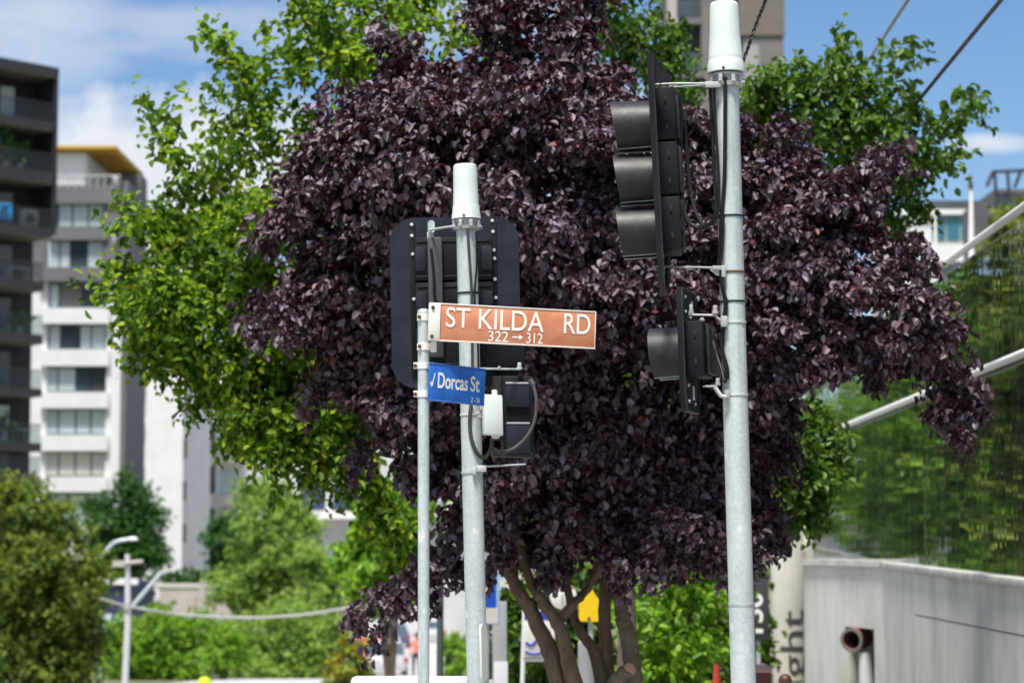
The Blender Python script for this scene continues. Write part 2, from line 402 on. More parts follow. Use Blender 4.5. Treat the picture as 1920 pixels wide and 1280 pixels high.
def glass_mat():
    m, nt = new_mat('rippled_mirror_glass'); N = nt.nodes; L = nt.links
    out = N.new('ShaderNodeOutputMaterial'); b = N.new('ShaderNodeBsdfPrincipled'); L.new(b.outputs[0], out.inputs[0])
    b.inputs['Base Color'].default_value = (.52, .54, .54, 1); b.inputs['Metallic'].default_value = 1; b.inputs['Roughness'].default_value = .012
    t = N.new('ShaderNodeTexCoord'); mp = N.new('ShaderNodeMapping'); mp.inputs['Scale'].default_value = (1, 3.2, .02); L.new(t.outputs['Object'], mp.inputs[0])
    n = N.new('ShaderNodeTexNoise'); n.inputs['Scale'].default_value = 1.0; n.inputs['Detail'].default_value = 1.5; n.inputs['Roughness'].default_value = .6; L.new(mp.outputs[0], n.inputs['Vector'])
    bp = N.new('ShaderNodeBump'); bp.inputs['Strength'].default_value = .05; bp.inputs['Distance'].default_value = .03
    L.new(n.outputs['Fac'], bp.inputs['Height']); L.new(bp.outputs[0], b.inputs['Normal'])
    df = N.new('ShaderNodeBsdfDiffuse'); n3 = N.new('ShaderNodeTexNoise'); n3.inputs['Scale'].default_value = 1.0; n3.inputs['Detail'].default_value = 6
    mp3 = N.new('ShaderNodeMapping'); mp3.inputs['Scale'].default_value = (1, 3.5, .12); L.new(t.outputs['Object'], mp3.inputs[0]); L.new(mp3.outputs[0], n3.inputs['Vector'])
    r3 = N.new('ShaderNodeValToRGB'); r3.color_ramp.elements[0].position = .35; r3.color_ramp.elements[0].color = (.02, .03, .04, 1); r3.color_ramp.elements[1].position = .72; r3.color_ramp.elements[1].color = (.13, .145, .15, 1)  # grey diffuse streaks paint haze and streaky reflection onto the mirror
    L.new(n3.outputs['Fac'], r3.inputs[0]); L.new(r3.outputs[0], df.inputs[0])
    mx = N.new('ShaderNodeMixShader'); mx.inputs[0].default_value = .18; L.new(b.outputs[0], mx.inputs[1]); L.new(df.outputs[0], mx.inputs[2]); L.new(mx.outputs[0], out.inputs[0])
    return m
M['glass'] = glass_mat()
M['purple'] = leaf_mat('purple_leaf', [(0, (.013, .005, .009)), (.28, (.048, .014, .023)), (.5, (.056, .028, .048)), (.76, (.118, .082, .122)), (.94, (.21, .165, .225)), (1, (.16, .025, .03))], .54, .65, .13, (.09, .012, .016))  # pale lilac stops put the sky sheen into the leaf colour
M['green'] = leaf_mat('green_leaf', [(0, (.022, .065, .008)), (.35, (.085, .19, .012)), (.8, (.22, .36, .022)), (.985, (.30, .40, .03)), (1, (.28, .16, .03))], .5, .4, .55)
M['green2'] = leaf_mat('deep_green_leaf', [(0, (.025, .07, .010)), (.5, (.065, .15, .015)), (1, (.15, .26, .022))], .45, .45, .38)
M['bright'] = leaf_mat('bright_green_leaf', [(0, (.07, .18, .014)), (.5, (.16, .33, .02)), (1, (.29, .46, .045))], .45, .4, .48)
M['olive'] = leaf_mat('olive_leaf', [(0, (.035, .075, .012)), (.5, (.125, .20, .026)), (1, (.30, .37, .055))], .5, .35, .5)
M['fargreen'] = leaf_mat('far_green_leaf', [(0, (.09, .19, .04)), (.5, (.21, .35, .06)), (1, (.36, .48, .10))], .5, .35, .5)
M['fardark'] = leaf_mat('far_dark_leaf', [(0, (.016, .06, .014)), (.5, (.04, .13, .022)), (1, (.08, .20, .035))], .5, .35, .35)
M['autumn'] = leaf_mat('autumn_leaf', [(0, (.09, .16, .02)), (.55, (.22, .30, .03)), (.8, (.40, .36, .04)), (1, (.55, .30, .03))], .5, .35, .3)

# ------------------------------------------------------------------ the ground
def sheet(name, xs, ys, mat, lift=0, xf=None):
    mb = MB(); nx, ny = len(xs), len(ys)
    vs = []
    for y in ys:
        for x in xs:
            X = xf(x, y) if xf else x
            vs.append((X, y, ground_z(X, y)+lift))
    mb.add(vs, [(j*nx+i, j*nx+i+1, (j+1)*nx+i+1, (j+1)*nx+i) for j in range(ny-1) for i in range(nx-1)])
    return tag(mb.build(name, mat), kind='structure')
ys = [-30, -10, 0, 8, 12, 16] + list(range(20, 110, 5)) + list(range(110, 260, 10)) + [300, 400, 500, 800, 1500]
sheet('ground', [-900, -400, -200, -100, -60, -40, -30, -20, -14, -10, -7, -5, -3, -2, -1, 0, 1, 2, 3, 4, 6, 10, 30, 100, 400, 900], ys, M['soil'])
sheet('road', [-4.6, -3, -1.5, 0, 1.5, 3, 4.6], [y for y in ys if 24 <= y <= 500], M['asphalt'], .012, lambda x, y: x*(1.15) - 1.6 - .045*y)
sheet('footpath', [-2.2, -1.4, -.6, .2, 1, 1.8, 2.6, 3.4], [y for y in ys if -10 <= y <= 40], M['paving'], .02)

# ------------------------------------------------------------------ foliage
def leaf_mesh(name, pos, ax, nrm, L, W, mat, parent):
    n = len(pos)
    ax = ax/np.linalg.norm(ax, axis=1, keepdims=True)
    nrm = nrm - ax*(nrm*ax).sum(1, keepdims=True); nrm /= np.linalg.norm(nrm, axis=1, keepdims=True)+1e-9
    sd_ = np.cross(ax, nrm)
    L = L[:, None]; W = W[:, None]
    fold = W*.35; curl = L*.12
    v = np.empty((n, 8, 3)); v[:, 0] = pos; v[:, 4] = pos + ax*L - nrm*curl*1.5
    for k_, (t_, w_, c_) in enumerate(((.2, .36, 0), (.5, .5, .15), (.8, .32, .7))):
        q_ = pos + ax*L*t_ + nrm*(fold*w_*1.8 - curl*c_)
        v[:, 1+k_] = q_ + sd_*W*w_; v[:, 7-k_] = q_ - sd_*W*w_
    iv = INV[parent.name]; t = np.array(iv.translation); v += t
    idx = (np.arange(n)*8)[:, None]
    f = np.concatenate([idx+np.array([0, 4, 3, 2, 1]), idx+np.array([0, 7, 6, 5, 4])], axis=1).reshape(-1)
    me = bpy.data.meshes.new(name)
    me.vertices.add(n*8); me.vertices.foreach_set('co', v.reshape(-1))
    me.loops.add(len(f)); me.loops.foreach_set('vertex_index', f.astype(np.int32))
    me.polygons.add(n*2); me.polygons.foreach_set('loop_start', (np.arange(n*2)*5).astype(np.int32))
    me.update(calc_edges=True); me.materials.append(mat)
    o = bpy.data.objects.new(name, me); COL.objects.link(o); o.parent = parent; INV[o.name] = INV[parent.name]
    return o
def unit(n):
    v = rng.normal(size=(n, 3)); return v/np.linalg.norm(v, axis=1, keepdims=True)
def sprigs(centres, outward, n_leaf, length, leafL, leafW, droop, upn, spread=.8):
    """every sprig: n_leaf leaves along a short drooping twig"""
    n = len(centres)
    axis = outward*.8 + unit(n)*.5 + np.array([0, 0, -droop*.5]); axis /= np.linalg.norm(axis, axis=1, keepdims=True)
    t = rng.uniform(-.5, .5, size=(n, n_leaf))
    pos = centres[:, None, :] + axis[:, None, :]*(t*length)[..., None] + rng.normal(size=(n, n_leaf, 3))*length*.13
    pos[..., 2] -= droop*length*.4*(t+.5)**2
    la = axis[:, None, :]*.6 + rng.normal(size=(n, n_leaf, 3))*spread + np.array([0, 0, -droop])
    nr = outward[:, None, :]*.55 + np.array([0, 0, upn]) + rng.normal(size=(n, n_leaf, 3))*.45
    k = n*n_leaf
    s = rng.uniform(.5, 1.28, size=k)
    return pos.reshape(k, 3), la.reshape(k, 3), nr.reshape(k, 3), leafL*s, leafW*s*rng.uniform(.8, 1.15, size=k)
def crown_points(blobs, depth, dens, dz=1.0, sub=.34, flat=.75, inner=.3, clump=46, sig=.55):
    C = []; O = []
    for b in blobs:
        px, py, rp = b[:3]; mult = b[3] if len(b) > 3 else 1; off = b[4] if len(b) > 4 else rng.uniform(-.5, .35)*dz
        c = np.array(P(px, py, depth+off)); r = rp*depth/F
        nsub = int(max(4, 9*(r/.35)**1.2)) if r > .12 else 3
        nsub = min(nsub, clump)
        du = unit(nsub)
        rs = r*sub*rng.uniform(.7, 1.3, size=nsub)
        sc_ = c + du*np.maximum(r-rs*.8, r*.3)[:, None]*np.array([1, .85, 1])
        tot = max(5, int(dens*mult*r**1.75))
        which = rng.integers(0, nsub, size=tot)
        p = rng.normal(size=(tot, 3))*sig*np.array([1, 1, flat])
        pts = sc_[which] + p*rs[which][:, None]
        k = int(tot*inner)
        if k: pts[:k] = c + unit(k)*(r*rng.uniform(.2, .95, size=(k, 1)))
        o = pts - c; o /= np.linalg.norm(o, axis=1, keepdims=True)+1e-6
        C.append(pts); O.append(o)
    return np.concatenate(C), np.concatenate(O)
def limb(mb, pts, r0, r1, n=8):
    q = bez(pts, 5); m_ = len(q)
    q = [p + Vector(rng.normal(size=3)*r0*.06) if 0 < i < m_-1 else p for i, p in enumerate(q)]
    mb.tube(q, [r0+(r1-r0)*i/(m_-1) for i in range(m_)], n)

def tree(name, label, depth, base_px, blobs, mat, leafL, leafW, dens, n_leaf=9, length=.26, droop=.5, upn=.7, group=None, cat='tree',
         trunk_r=.14, fork_py=None, bark='bark', dz=1.0, base_y=None, limbs=True, sub=.34, extra=None, fork_z=None, spread=.8, clump=46, inner=.3):
    bx = (base_px-960)/F*depth; gz = ground_z(bx, depth)
    root = thing(name, label, cat, (bx, depth, gz), group=group)
    big = sorted(blobs, key=lambda b: -b[2])
    lowest = max(b[1]+b[2]*.3 for b in big[:4])
    fk = P(base_px, fork_py if fork_py else lowest, depth)
    if fk.z < gz + .4: fk.z = gz + .4
    mb = MB()
    limb(mb, [(bx, depth, gz-.1), (bx+.03, depth, (gz+fk.z)/2), fk], trunk_r, trunk_r*.75, 10)
    if limbs:
        for b in big[:14]:
            c = P(b[0], b[1], depth)
            midp = fk.lerp(c, .5) + Vector((0, rng.uniform(-.1, .1), -.08*(c-fk).length))
            limb(mb, [fk, midp, c], trunk_r*.42, trunk_r*.09, 6)
    mb.build('trunk', M[bark], root)
    C, O = crown_points(blobs, depth, dens, dz, sub, inner=inner, clump=clump)
    a = sprigs(C, O, n_leaf, length, leafL, leafW, droop, upn, spread)
    if extra is not None: a = tuple(np.concatenate([p, q]) for p, q in zip(a, extra))
    leaf_mesh('crown', *a, M[mat], root)
    return root
def strands(lines, depth, n, n_leaf, length, leafL, leafW, droop, upn, jit=.09):
    C = []; O = []
    for ln in lines:
        q = bez([P(x, y, depth+(rng.uniform(-.2, .1))) for x, y in ln], 8)
        for i in range(n):
            t = rng.uniform(0, len(q)-1.001); k = int(t)
            p = np.array(q[k].lerp(q[k+1], t-k)) + rng.normal(size=3)*jit; C.append(p)
            d = np.array(q[k+1]-q[k]); O.append(d/(np.linalg.norm(d)+1e-6))
    return sprigs(np.array(C), np.array(O), n_leaf, length, leafL, leafW, droop, upn)

# --- the big purple-leaved tree, 17.5 m away
PD = 17.5
purple_blobs = [
 (1000,340,250),(810,340,200),(730,520,185),(900,570,240),(1120,580,250),(1190,370,190),(880,190,115),(1010,170,115),(1120,200,90),
 (1090,70,60),(960,35,55,.8),(1040,10,70,.9),(1100,20,40,.7),(900,20,30,.5),
 (610,560,90),(545,575,45),(600,410,75),(560,350,30,.7),(540,400,26,.7),(640,300,60),(690,215,55),(745,140,50),(500,600,30,.7),(475,570,16,.6),
 (690,690,85),(800,780,125),(885,915,90),(1000,850,200),(1200,800,220),(1330,880,150),(1100,975,105),(962,1012,66),(1050,1045,38,.6),(1150,1060,34,.5),(930,1050,30,.5),(1250,975,70),(1040,1000,50,.8),(1190,1010,45,.8),(1300,1010,60,.8),(1400,1020,42,.7),(1225,1045,36,.6),(1340,1050,30,.5),
 (1450,500,160,.75),(1550,430,105,.75),(1440,360,85),(1480,290,45,.8),(1620,340,55,.9),(1650,300,26,.7),(1600,545,115,.75),(1700,600,80),(1760,645,50),(1790,700,45,.9),(1780,780,32,.9),(1830,745,22,.8),(1795,822,16,.7),
 (1490,630,100,.85),(1640,665,55,.7),(1570,640,55,.7),(1690,500,40),(1410,720,105),(1440,850,65),(1400,940,60),(1430,1010,30,.7),
 (1310,560,150),(1330,300,110,.7),
 (775,1085,38,.5,-.6),(718,1125,26,.5,-.6),(668,1150,14,.5,-.6),(845,1040,40,.8),(790,1110,24,.5,-.5)]
pr_loc = ((1120-960)/F*PD, PD, 0)
pt = thing('purple_tree', 'large purple leaved tree with dark plum foliage filling the middle behind the poles', 'tree', pr_loc)
def pst(pts, r0, r1, mb, dep=PD, n=10):
    limb(mb, [P(x, y, dep+dd) for x, y, dd in pts], r0, r1, n)
px2m = PD/F
tb = MB()
base = (1118, 1436, 0)
pst([base, (1090,1360,-.05), (1049,1280,-.1), (1034,1228,-.1), (1013,1184,-.1), (992,1138,-.1), (968,1104,-.1), (930,1020,0), (860,880,.1), (760,720,.1), (700,560,0)], 21*px2m, 6*px2m, tb)
pst([base, (1100,1350,-.12), (1077,1280,-.2), (1065,1237,-.2), (1056,1193,-.2), (1034,1152,-.2), (1010,1117,-.2), (990,1080,-.1), (960,960,0), (930,760,0), (880,500,0)], 19*px2m, 4*px2m, tb)
pst([(1052,1160,-.2), (1075,1130,-.15), (1095,1110,-.05), (1125,1060,0), (1150,960,0), (1180,760,.1)], 10*px2m, 4*px2m, tb, n=8)
pst([base, (1132,1330,0), (1127,1280,0), (1112,1219,.05), (1091,1187,.05), (1075,1150,.1), (1060,1080,.1), (1040,900,.2), (1010,600,.2)], 14*px2m, 5*px2m, tb)
pst([base, (1134,1340,.1), (1139,1280,.12), (1135,1184,.12), (1135,1113,.12), (1150,1000,.2), (1240,760,.2), (1300,560,.2)], 17*px2m, 7*px2m, tb)
tb.build('trunk', M['bark'], pt)
tb = MB()
pst([(1125,1436,.05), (1178,1350,0), (1187,1280,-.05), (1183,1219,-.05), (1173,1175,-.05), (1164,1140,-.05), (1163,1090,0), (1200,960,0), (1330,800,.1), (1480,620,.1), (1640,560,0)], 21*px2m, 6*px2m, tb)
pst([(1163,1100,0), (1190,1030,0), (1290,900,-.1), (1430,680,0), (1550,440,0)], 12*px2m, 4*px2m, tb, n=8)
tag(tb.build('trunk', M['bark_grey'], pt), 'thicker greyer right hand stem')
tb = MB(); pst([(1137,1330,-.15), (1150,1282,-.25), (1168,1264,-.32), (1180,1254,-.36)], 13*px2m, 12.5*px2m, tb, n=14)
stub = tag(tb.build('cut_branch', M['bark_grey'], pt), 'short sawn off branch stub')
e0 = P(1168,1264,PD-.32); e1 = P(1181,1253.5,PD-.365); ed = (e1-e0).normalized()
tb = MB(); tb.lathe(e1-ed*.004, (ed+Vector((0,-.55,.1))), [(0, 12*px2m), (.006, 12*px2m), (.008, 9*px2m)], 18); tb.build('cut_face', M['cutwood'], stub)
tb = MB()
for i, b in enumerate(purple_blobs):
    if b[2] < 105 or b[1] > 1000 or not 780 < b[0] < 1320: continue
    sx, sy = (1130, 1000) if 850 < b[0] else (930, 940)
    pst([(sx, sy, 0), ((sx+b[0])/2+rng.uniform(-25, 25), (sy+b[1])/2+30, 0), (b[0], b[1]+10, .1)], 5*px2m, 1.5*px2m, tb, n=6)
pst([(1330,830,.1), (1420,720,.15), (1540,630,.15), (1650,600,.1), (1740,640,.05), (1800,700,0)], 7*px2m, 1.5*px2m, tb, n=7)
for ln in ([(900,1000),(850,1030),(780,1075),(700,1130),(655,1150)], [(880,1010),(830,1080),(770,1120),(715,1165)]):
    pst([(x, y, -.25) for x, y in ln], 3.6*px2m, 1.2*px2m, tb, n=6)
tb.build('branch', pbr('twig_bark', (.07, .05, .045), .9, 0, .3, 14), pt)
C, O = crown_points(purple_blobs, PD, 2400, 1.6, .30, flat=.62, inner=.09, sig=.46)
A = sprigs(C, O, 9, .17, .065, .045, .55, .8)
B_ = strands([[(1500,640),(1620,650),(1720,640),(1800,690),(1850,745)], [(1700,640),(1760,690),(1790,760),(1800,830)], [(1640,560),(1740,570),(1790,600)],
             [(860,1010),(790,1060),(720,1110),(650,1150)], [(830,1060),(760,1120),(700,1175),(690,1190)], [(640,560),(560,580),(470,580)], [(1540,450),(1640,350),(1670,270)],
             [(900,120),(960,40),(980,-20)], [(1040,120),(1080,40),(1120,-20)], [(640,330),(570,330),(540,345)], [(560,600),(500,600),(470,640)], [(700,200),(640,190),(610,215)], [(640,270),(590,280),(560,300)], [(780,130),(740,90),(720,80)], [(560,430),(520,420),(500,440)], [(640,700),(600,720),(580,760)], [(740,800),(690,830),(670,870)], [(1600,360),(1660,300),(1690,300)], [(1660,480),(1720,470),(1745,500)], [(1440,300),(1470,250),(1480,235)]], PD-.1, 32, 7, .15, .069, .046, .6, .8, .07)
A = tuple(np.concatenate([a, b]) for a, b in zip(A, B_))
leaf_mesh('crown', *A, M['purple'], pt)

# --- green street trees just behind it
GD = 21.0
left_green = [(440,240,80,.3),(405,75,16,.35),(420,115,30,.5),(470,140,38,.5),(480,190,36,.3),(390,170,20,.3),(380,330,75,.4),(325,290,38,.45),(310,230,22,.35),(320,420,65,.9),(420,470,115),(530,420,110,.8),(560,260,90,.4),(600,330,60,.5),
 (310,560,75),(250,510,40,.8),(235,560,24,.6),(250,600,30,.7),(250,390,22,.6),(330,650,80,.9),(440,610,125),(560,700,130),(470,750,80),(560,820,90),(640,850,75),(520,870,40,.7),(430,800,45,.8),(380,740,40,.7),(650,760,105),(600,560,110),
 (620,20,60,.45),(700,60,95,.6),(790,20,60,.6),(660,140,65,.7),(560,0,26,.4),(590,90,30,.4),(860,70,45,.6),(700,930,60,.8),(740,1000,40,.8)]
ex = strands([[(450,300),(420,150),(395,40)], [(480,260),(500,180),(490,100)], [(640,120),(590,60),(560,-10)], [(640,140),(560,120),(540,70)], [(400,330),(320,280),(285,200)], [(300,560),(230,560),(200,540)], [(330,440),(270,400),(225,390)]], GD, 24, 6, .22, .10, .062, .4, .7, .12)
tree('green_tree', 'tall bright green tree spreading left of the purple tree in front of the pale towers', GD, 1168, left_green, 'green', .078, .051, 880, 8, .28, .4, .7, trunk_r=.085, fork_py=820, extra=ex, bark='bark_grey')
right_green = [(1480,190,95,.8),(1580,210,105,.85),(1640,270,90,.8),(1680,345,60,.8),(1730,300,42,.5),(1560,130,48,.6),(1500,110,14,.5),(1575,95,18,.5),(1700,230,50,.5),(1765,245,22,.4),(1780,300,16,.4),(1430,240,55,.8),(1450,300,45,.7),
 (1830,190,9,.4),(1695,100,9,.4),(1730,390,26,.6),(1660,420,46,.7),
 (1190,50,80,.8),(1235,115,55,.8),(1150,20,55,.7),(1260,60,30,.6),(1130,150,45,.6),(1290,170,40,.5),(1450,420,70,.5),(1300,420,60,.7),(1400,560,70,.6),
 (1490,800,75),(1510,900,70),(1470,860,90),(1550,870,36),(1480,960,55),(1440,780,55),(1420,920,80),(1545,800,26),(1370,780,70,.8)]
ex = strands([[(1600,150),(1690,170),(1780,220)], [(1650,260),(1740,250),(1800,240)], [(1660,300),(1740,310),(1790,310)], [(1560,140),(1570,90),(1590,75)], [(1780,205),(1820,192),(1848,185)], [(1520,880),(1555,860),(1575,870)], [(1660,150),(1690,120),(1700,95)]], GD+.6, 16, 6, .22, .10, .062, .4, .7, .1)
tree('green_tree', 'darker green tree rising right of the tall signal pole behind purple leaves', GD+.6, 1392, right_green, 'green2', .078, .050, 780, 8, .27, .4, .7, trunk_r=.085, fork_py=900, extra=ex, bark='bark_grey')
# --- bright hedge and lower greens behind the trunks
def shrub(name, label, depth, blobs, mat, leafL, dens, cat='shrub', group=None, n_leaf=8, length=.25, droop=.35):
    bx = (blobs[0][0]-960)/F*depth; gz = ground_z(bx, depth)
    root = thing(name, label, cat, (bx, depth, gz), group=group)
    mb = MB()
    for b in blobs[:4]:
        c = P(b[0], b[1], depth); limb(mb, [(bx, depth, gz-.05), (bx*.6+c.x*.4, depth, (gz+c.z)/2), c], .05, .012, 6)
    mb.build('stem', M['bark'], root)
    C, O = crown_points(blobs, depth, dens, .8, sub=.42, inner=.06, clump=9)
    leaf_mesh('foliage', *sprigs(C, O, n_leaf, length, leafL, leafL*.64, droop, .7), M[mat], root)
    return root
shrub('shrub', 'bright green shrub lit up right of the purple tree trunk', 26, [(1240,1160,90),(1300,1130,90),(1270,1240,85),(1310,1200,70),(1230,1270,70),(1210,1110,60),(1330,1130,45),(1290,1060,60),(1240,1330,90),(1320,1320,70)], 'bright', .10, 210)
shrub('shrub', 'deep green shrub added for dark shaded gaps behind the bright one right of the trunk', 28.5, [(1250,1150,70),(1320,1120,60),(1290,1230,80),(1340,1220,60),(1240,1260,70),(1310,1300,80)], 'green2', .11, 420)  # darker leaves stand in for shade inside the bright shrub
shrub('shrub', 'dark green shrub between the tall signal pole and the cream column', 34, [(1385,1180,50),(1395,1100,45),(1390,1260,50),(1395,1310,50),(1405,1220,34)], 'green2', .12, 560)
shrub('shrub', 'dark green shrub behind the leaning purple tree stems', 28, [(990,1180,60),(960,1140,45),(1060,1130,60),(1050,1230,70),(1110,1150,50),(990,1270,60),(1100,1260,60),(960,1230,40)], 'green2', .14, 560)
shrub('shrub', 'sunlit yellow green shrub between the sign post and the lime trees', 40, [(735,1000,60),(690,1040,50),(760,960,60),(700,960,50),(660,1040,40),(770,1060,50),(740,1100,50),(700,1100,40)], 'bright', .17, 260)

# ------------------------------------------------------------------ trees in the distance, down the side street
far = 'trees far down the side street'
def ftree(label, depth, base_px, blobs, mat, leaf, dens, bark='bark', tr=.22, droop=.3):
    return tree('tree', label, depth, base_px, blobs, mat, leaf*.66, leaf*.44, dens*2.1, 8, leaf*2.0, droop, .7, far, trunk_r=tr, bark=bark, dz=1.4, clump=11, inner=.1, sub=.40)
ftree('olive green tree at the lower left edge in front of the dark apartments', 70, 150, [(60,1010,95),(20,1060,90),(100,1090,95),(60,1180,110),(120,1230,80),(150,1120,50),(20,1250,100),(30,950,60,.8),(110,975,45,.8),(160,1180,40,.8),(-40,1120,110),(100,1290,80),(160,1060,36,.7)], 'olive', .24, 115)
ftree('dark green dense tree below the white apartment block', 130, 235, [(235,960,62),(205,990,52),(270,985,45),(230,1040,62),(280,1050,40),(190,950,30),(235,910,26),(262,1010,50),(235,1100,60),(180,1020,30)], 'fardark', .38, 36)
ftree('small dark green tree beside the pale grey tower', 140, 425, [(425,1000,40),(440,970,28),(415,1030,34),(430,1050,36),(400,1000,20)], 'fardark', .36, 40)
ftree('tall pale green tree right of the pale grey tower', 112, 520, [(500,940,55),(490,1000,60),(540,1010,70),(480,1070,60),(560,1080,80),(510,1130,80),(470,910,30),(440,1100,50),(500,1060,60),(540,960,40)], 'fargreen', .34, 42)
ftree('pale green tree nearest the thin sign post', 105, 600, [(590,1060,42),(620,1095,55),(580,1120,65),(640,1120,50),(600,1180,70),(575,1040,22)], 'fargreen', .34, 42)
ftree('rounded green street tree under the sagging cable right of the lamp pole', 85, 320, [(300,1200,70),(350,1190,60),(250,1190,50),(230,1240,50),(280,1250,80),(360,1250,80),(410,1220,50),(300,1160,30)], 'bright', .28, 70)
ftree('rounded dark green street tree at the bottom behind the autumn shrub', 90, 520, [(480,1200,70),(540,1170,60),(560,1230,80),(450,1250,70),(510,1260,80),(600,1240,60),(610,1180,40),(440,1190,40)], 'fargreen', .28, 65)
shrub('shrub', 'yellow and orange autumn shrub at the bottom left of the sign post', 60, [(650,1240,34),(660,1210,24),(630,1260,34),(675,1255,24),(650,1290,44),(640,1205,16)], 'autumn', .16, 150)
shrub('shrub', 'small green roadside shrub upper of two by the pale road', 96, [(852,1208,22),(866,1212,18),(838,1216,12),(850,1240,16)], 'bright', .24, 90, group='small shrubs by the pale road')
shrub('shrub', 'small green roadside shrub lower of two by the pale road', 90, [(858,1262,26),(870,1250,22),(840,1275,20),(862,1290,26)], 'bright', .24, 90, group='small shrubs by the pale road')
# trees along the main road, seen in the mirror glass
for lab, dep, bx_, bl, mt in (
   ('olive green roadside tree mirrored in the right hand glass facade', 46, 1090, [(1090,700,170),(1010,820,130),(1180,780,150),(1100,900,150),(1060,600,110),(1160,640,110),(1200,950,90),(1010,980,90),(1100,1060,90)], 'bright'),
   ('yellow green roadside tree farther along the glass facade', 62, 1010, [(1010,760,130),(950,850,110),(1080,840,110),(1010,930,120),(1010,660,90),(1080,980,80)], 'bright'),
   ('dark green roadside tree nearest the glass facade behind the purple crown', 36, 1180, [(1180,640,190),(1100,800,150),(1260,800,150),(1180,960,130),(1220,500,120)], 'olive'),
   ('pale green roadside tree farthest along the glass facade', 88, 1045, [(1045,780,120),(1000,860,110),(1090,860,110),(1045,940,110),(1045,690,80)], 'fargreen')):
    tree('tree', lab, dep, bx_, bl, mt, .19, .12, 105, 8, .4, .3, .7, 'roadside trees behind the purple tree', trunk_r=.2, dz=1.5)

# ------------------------------------------------------------------ poles in the foreground
def ext_ground(a, b):            # extend the line a->b down to z = 0
    return b + (b-a)*((b.z-.0)/(a.z-b.z))
def lerpx(line, py):
    (x0, y0), (x1, y1) = line; return x0+(x1-x0)*(py-y0)/(y1-y0)
class Pole:
    def __init__(s, line, d, r_top, r_bot): s.line = line; s.d = d; s.rt = r_top; s.rb = r_bot; s.a = P(*line[0], d); s.b = P(*line[1], d); s.g = ext_ground(s.a, s.b); s.ax = (s.a-s.g).normalized()
    def at(s, py): return P(lerpx(s.line, py), py, s.d)
    def r(s, py): return s.rt+(s.rb-s.rt)*(py-s.line[0][1])/(s.line[1][1]-s.line[0][1])
    def shaft(s): return MB().tube([s.g, s.b, s.at((s.line[0][1]+s.line[1][1])/2), s.a], [s.rb*1.01, s.rb, (s.rt+s.rb)/2, s.rt], 40)
    def band(s, py, h=.012, t=.003, n=40): return MB().lathe(s.at(py)-s.ax*h/2, s.ax, [(0, s.r(py)+.0005), (0, s.r(py)+t), (h, s.r(py)+t), (h, s.r(py)+.0005)], n)
    def front(s, px, py, off=.006):  # a point on the near surface of the shaft at this pixel
        c = s.at(py); x = P(px, py, s.d).x - c.x; r = s.r(py)+off
        return Vector((c.x+x, c.y-math.sqrt(max(0, r*r-x*x)), P(px, py, s.d).z))
def bolt(mb, c, d, r=.007, h=.008): mb.lathe(Vector(c), d, [(0, r*1.35), (h*.35, r*1.35), (h*.36, r), (h, r), (h*1.1, r*.7)], 8)
RP = Pole(((1361.5, 150), (1394, 1280)), 11.25, .0585, .0580)
MP = Pole(((874.5, 420), (895, 1280)), 13.25, .0570, .0565)
SP = Pole(((794, 585), (794.3, 1280)), 12.35, .0290, .0292)

def collar(pole, py, root, px_h, n=8):
    mb = MB(); c = pole.at(py); r = pole.r(py); h = px_h/S(pole.d)
    mb.lathe(c-pole.ax*h/2, pole.ax, [(0, r+.001), (0, r+.016), (h*.28, r+.019), (h*.34, r+.006), (h*.75, r+.006), (h*.8, r+.014), (h, r+.014), (h, r+.001)], 40)
    for k in range(n):
        a = 2*math.pi*k/n+.35; q = Vector((math.cos(a), math.sin(a), 0))
        mb.cbox(c+q*(r+.014), q, pole.ax, q.cross(pole.ax), .018, h*.9, .02, .003)
        bolt(mb, c+q*(r+.02)-pole.ax*h*.2, q, .006, .014)
    return mb.build('collar', M['galv_dull'], root)

# tall right signal pole
rp = thing('signal_pole', 'tall galvanised traffic signal pole at the right with black cables and a white cap', 'signal pole', RP.g)
RP.shaft().build('shaft', M['galv'], rp)
k = 403
cb = RP.at(137)
cap = MB().lathe(cb, RP.ax, [(0, .0865), (.0, .0885), (.018, .0885), (.055, .0825), (.064, .0795), (.072, .081), (.080, .0795), (.20, .0715), (.316, .0675), (.328, .0655), (.335, .060), (.337, .03), (.337, .001)], 44).build('cap', M['capwhite'], rp)
mb = MB(); bolt(mb, cb+Vector((-.020, -.087, .008)), (0, -1, .1), .005, .01); mb.build('bolt', M['rust'], cap)
collar(RP, 152, rp, 26)
for py, mt, h in ((406, 'rubber', .008), (566, 'rubber', .008), (511, 'rust', .010), (604, 'bolt', .012), (740, 'bolt', .010)):
    o = RP.band(py, h, .0035).build('strap' if mt == 'rubber' else 'band', M[mt], rp)
def cable(name, pts, r, mat, root, n=8): return MB().tube(bez(pts, 7), r, n).build(name, M[mat], root)
fr = RP.front
cable('cable', [fr(1331,158,.01), fr(1336,250,.012), fr(1339,330,.012), fr(1343,398,.012), fr(1345,410,.012)], .0085, 'rubber', rp)
cable('cable', [fr(1336,158,.02), fr(1340,240,.02), fr(1345,330,.02), fr(1346,400,.02)], .007, 'rubber', rp)
cable('cable', [fr(1357.5,150,.012), fr(1357,260,.012), fr(1356,340,.01), fr(1352,400,.01), fr(1350,440,.01), fr(1347,500,.012), fr(1352,535,.012), fr(1358,568,.01), fr(1356,600,.01), fr(1352,650,.012), fr(1361,690,.012), fr(1362,712,.012)], .0092, 'rubber', rp)
cable('cable', [fr(1354,410,.02), fr(1352,470,.02), fr(1349,505,.022), fr(1355,548,.02), fr(1360,570,.016), fr(1357,606,.012)], .007, 'rubber', rp)
mb = MB(); rr = random.Random(4)
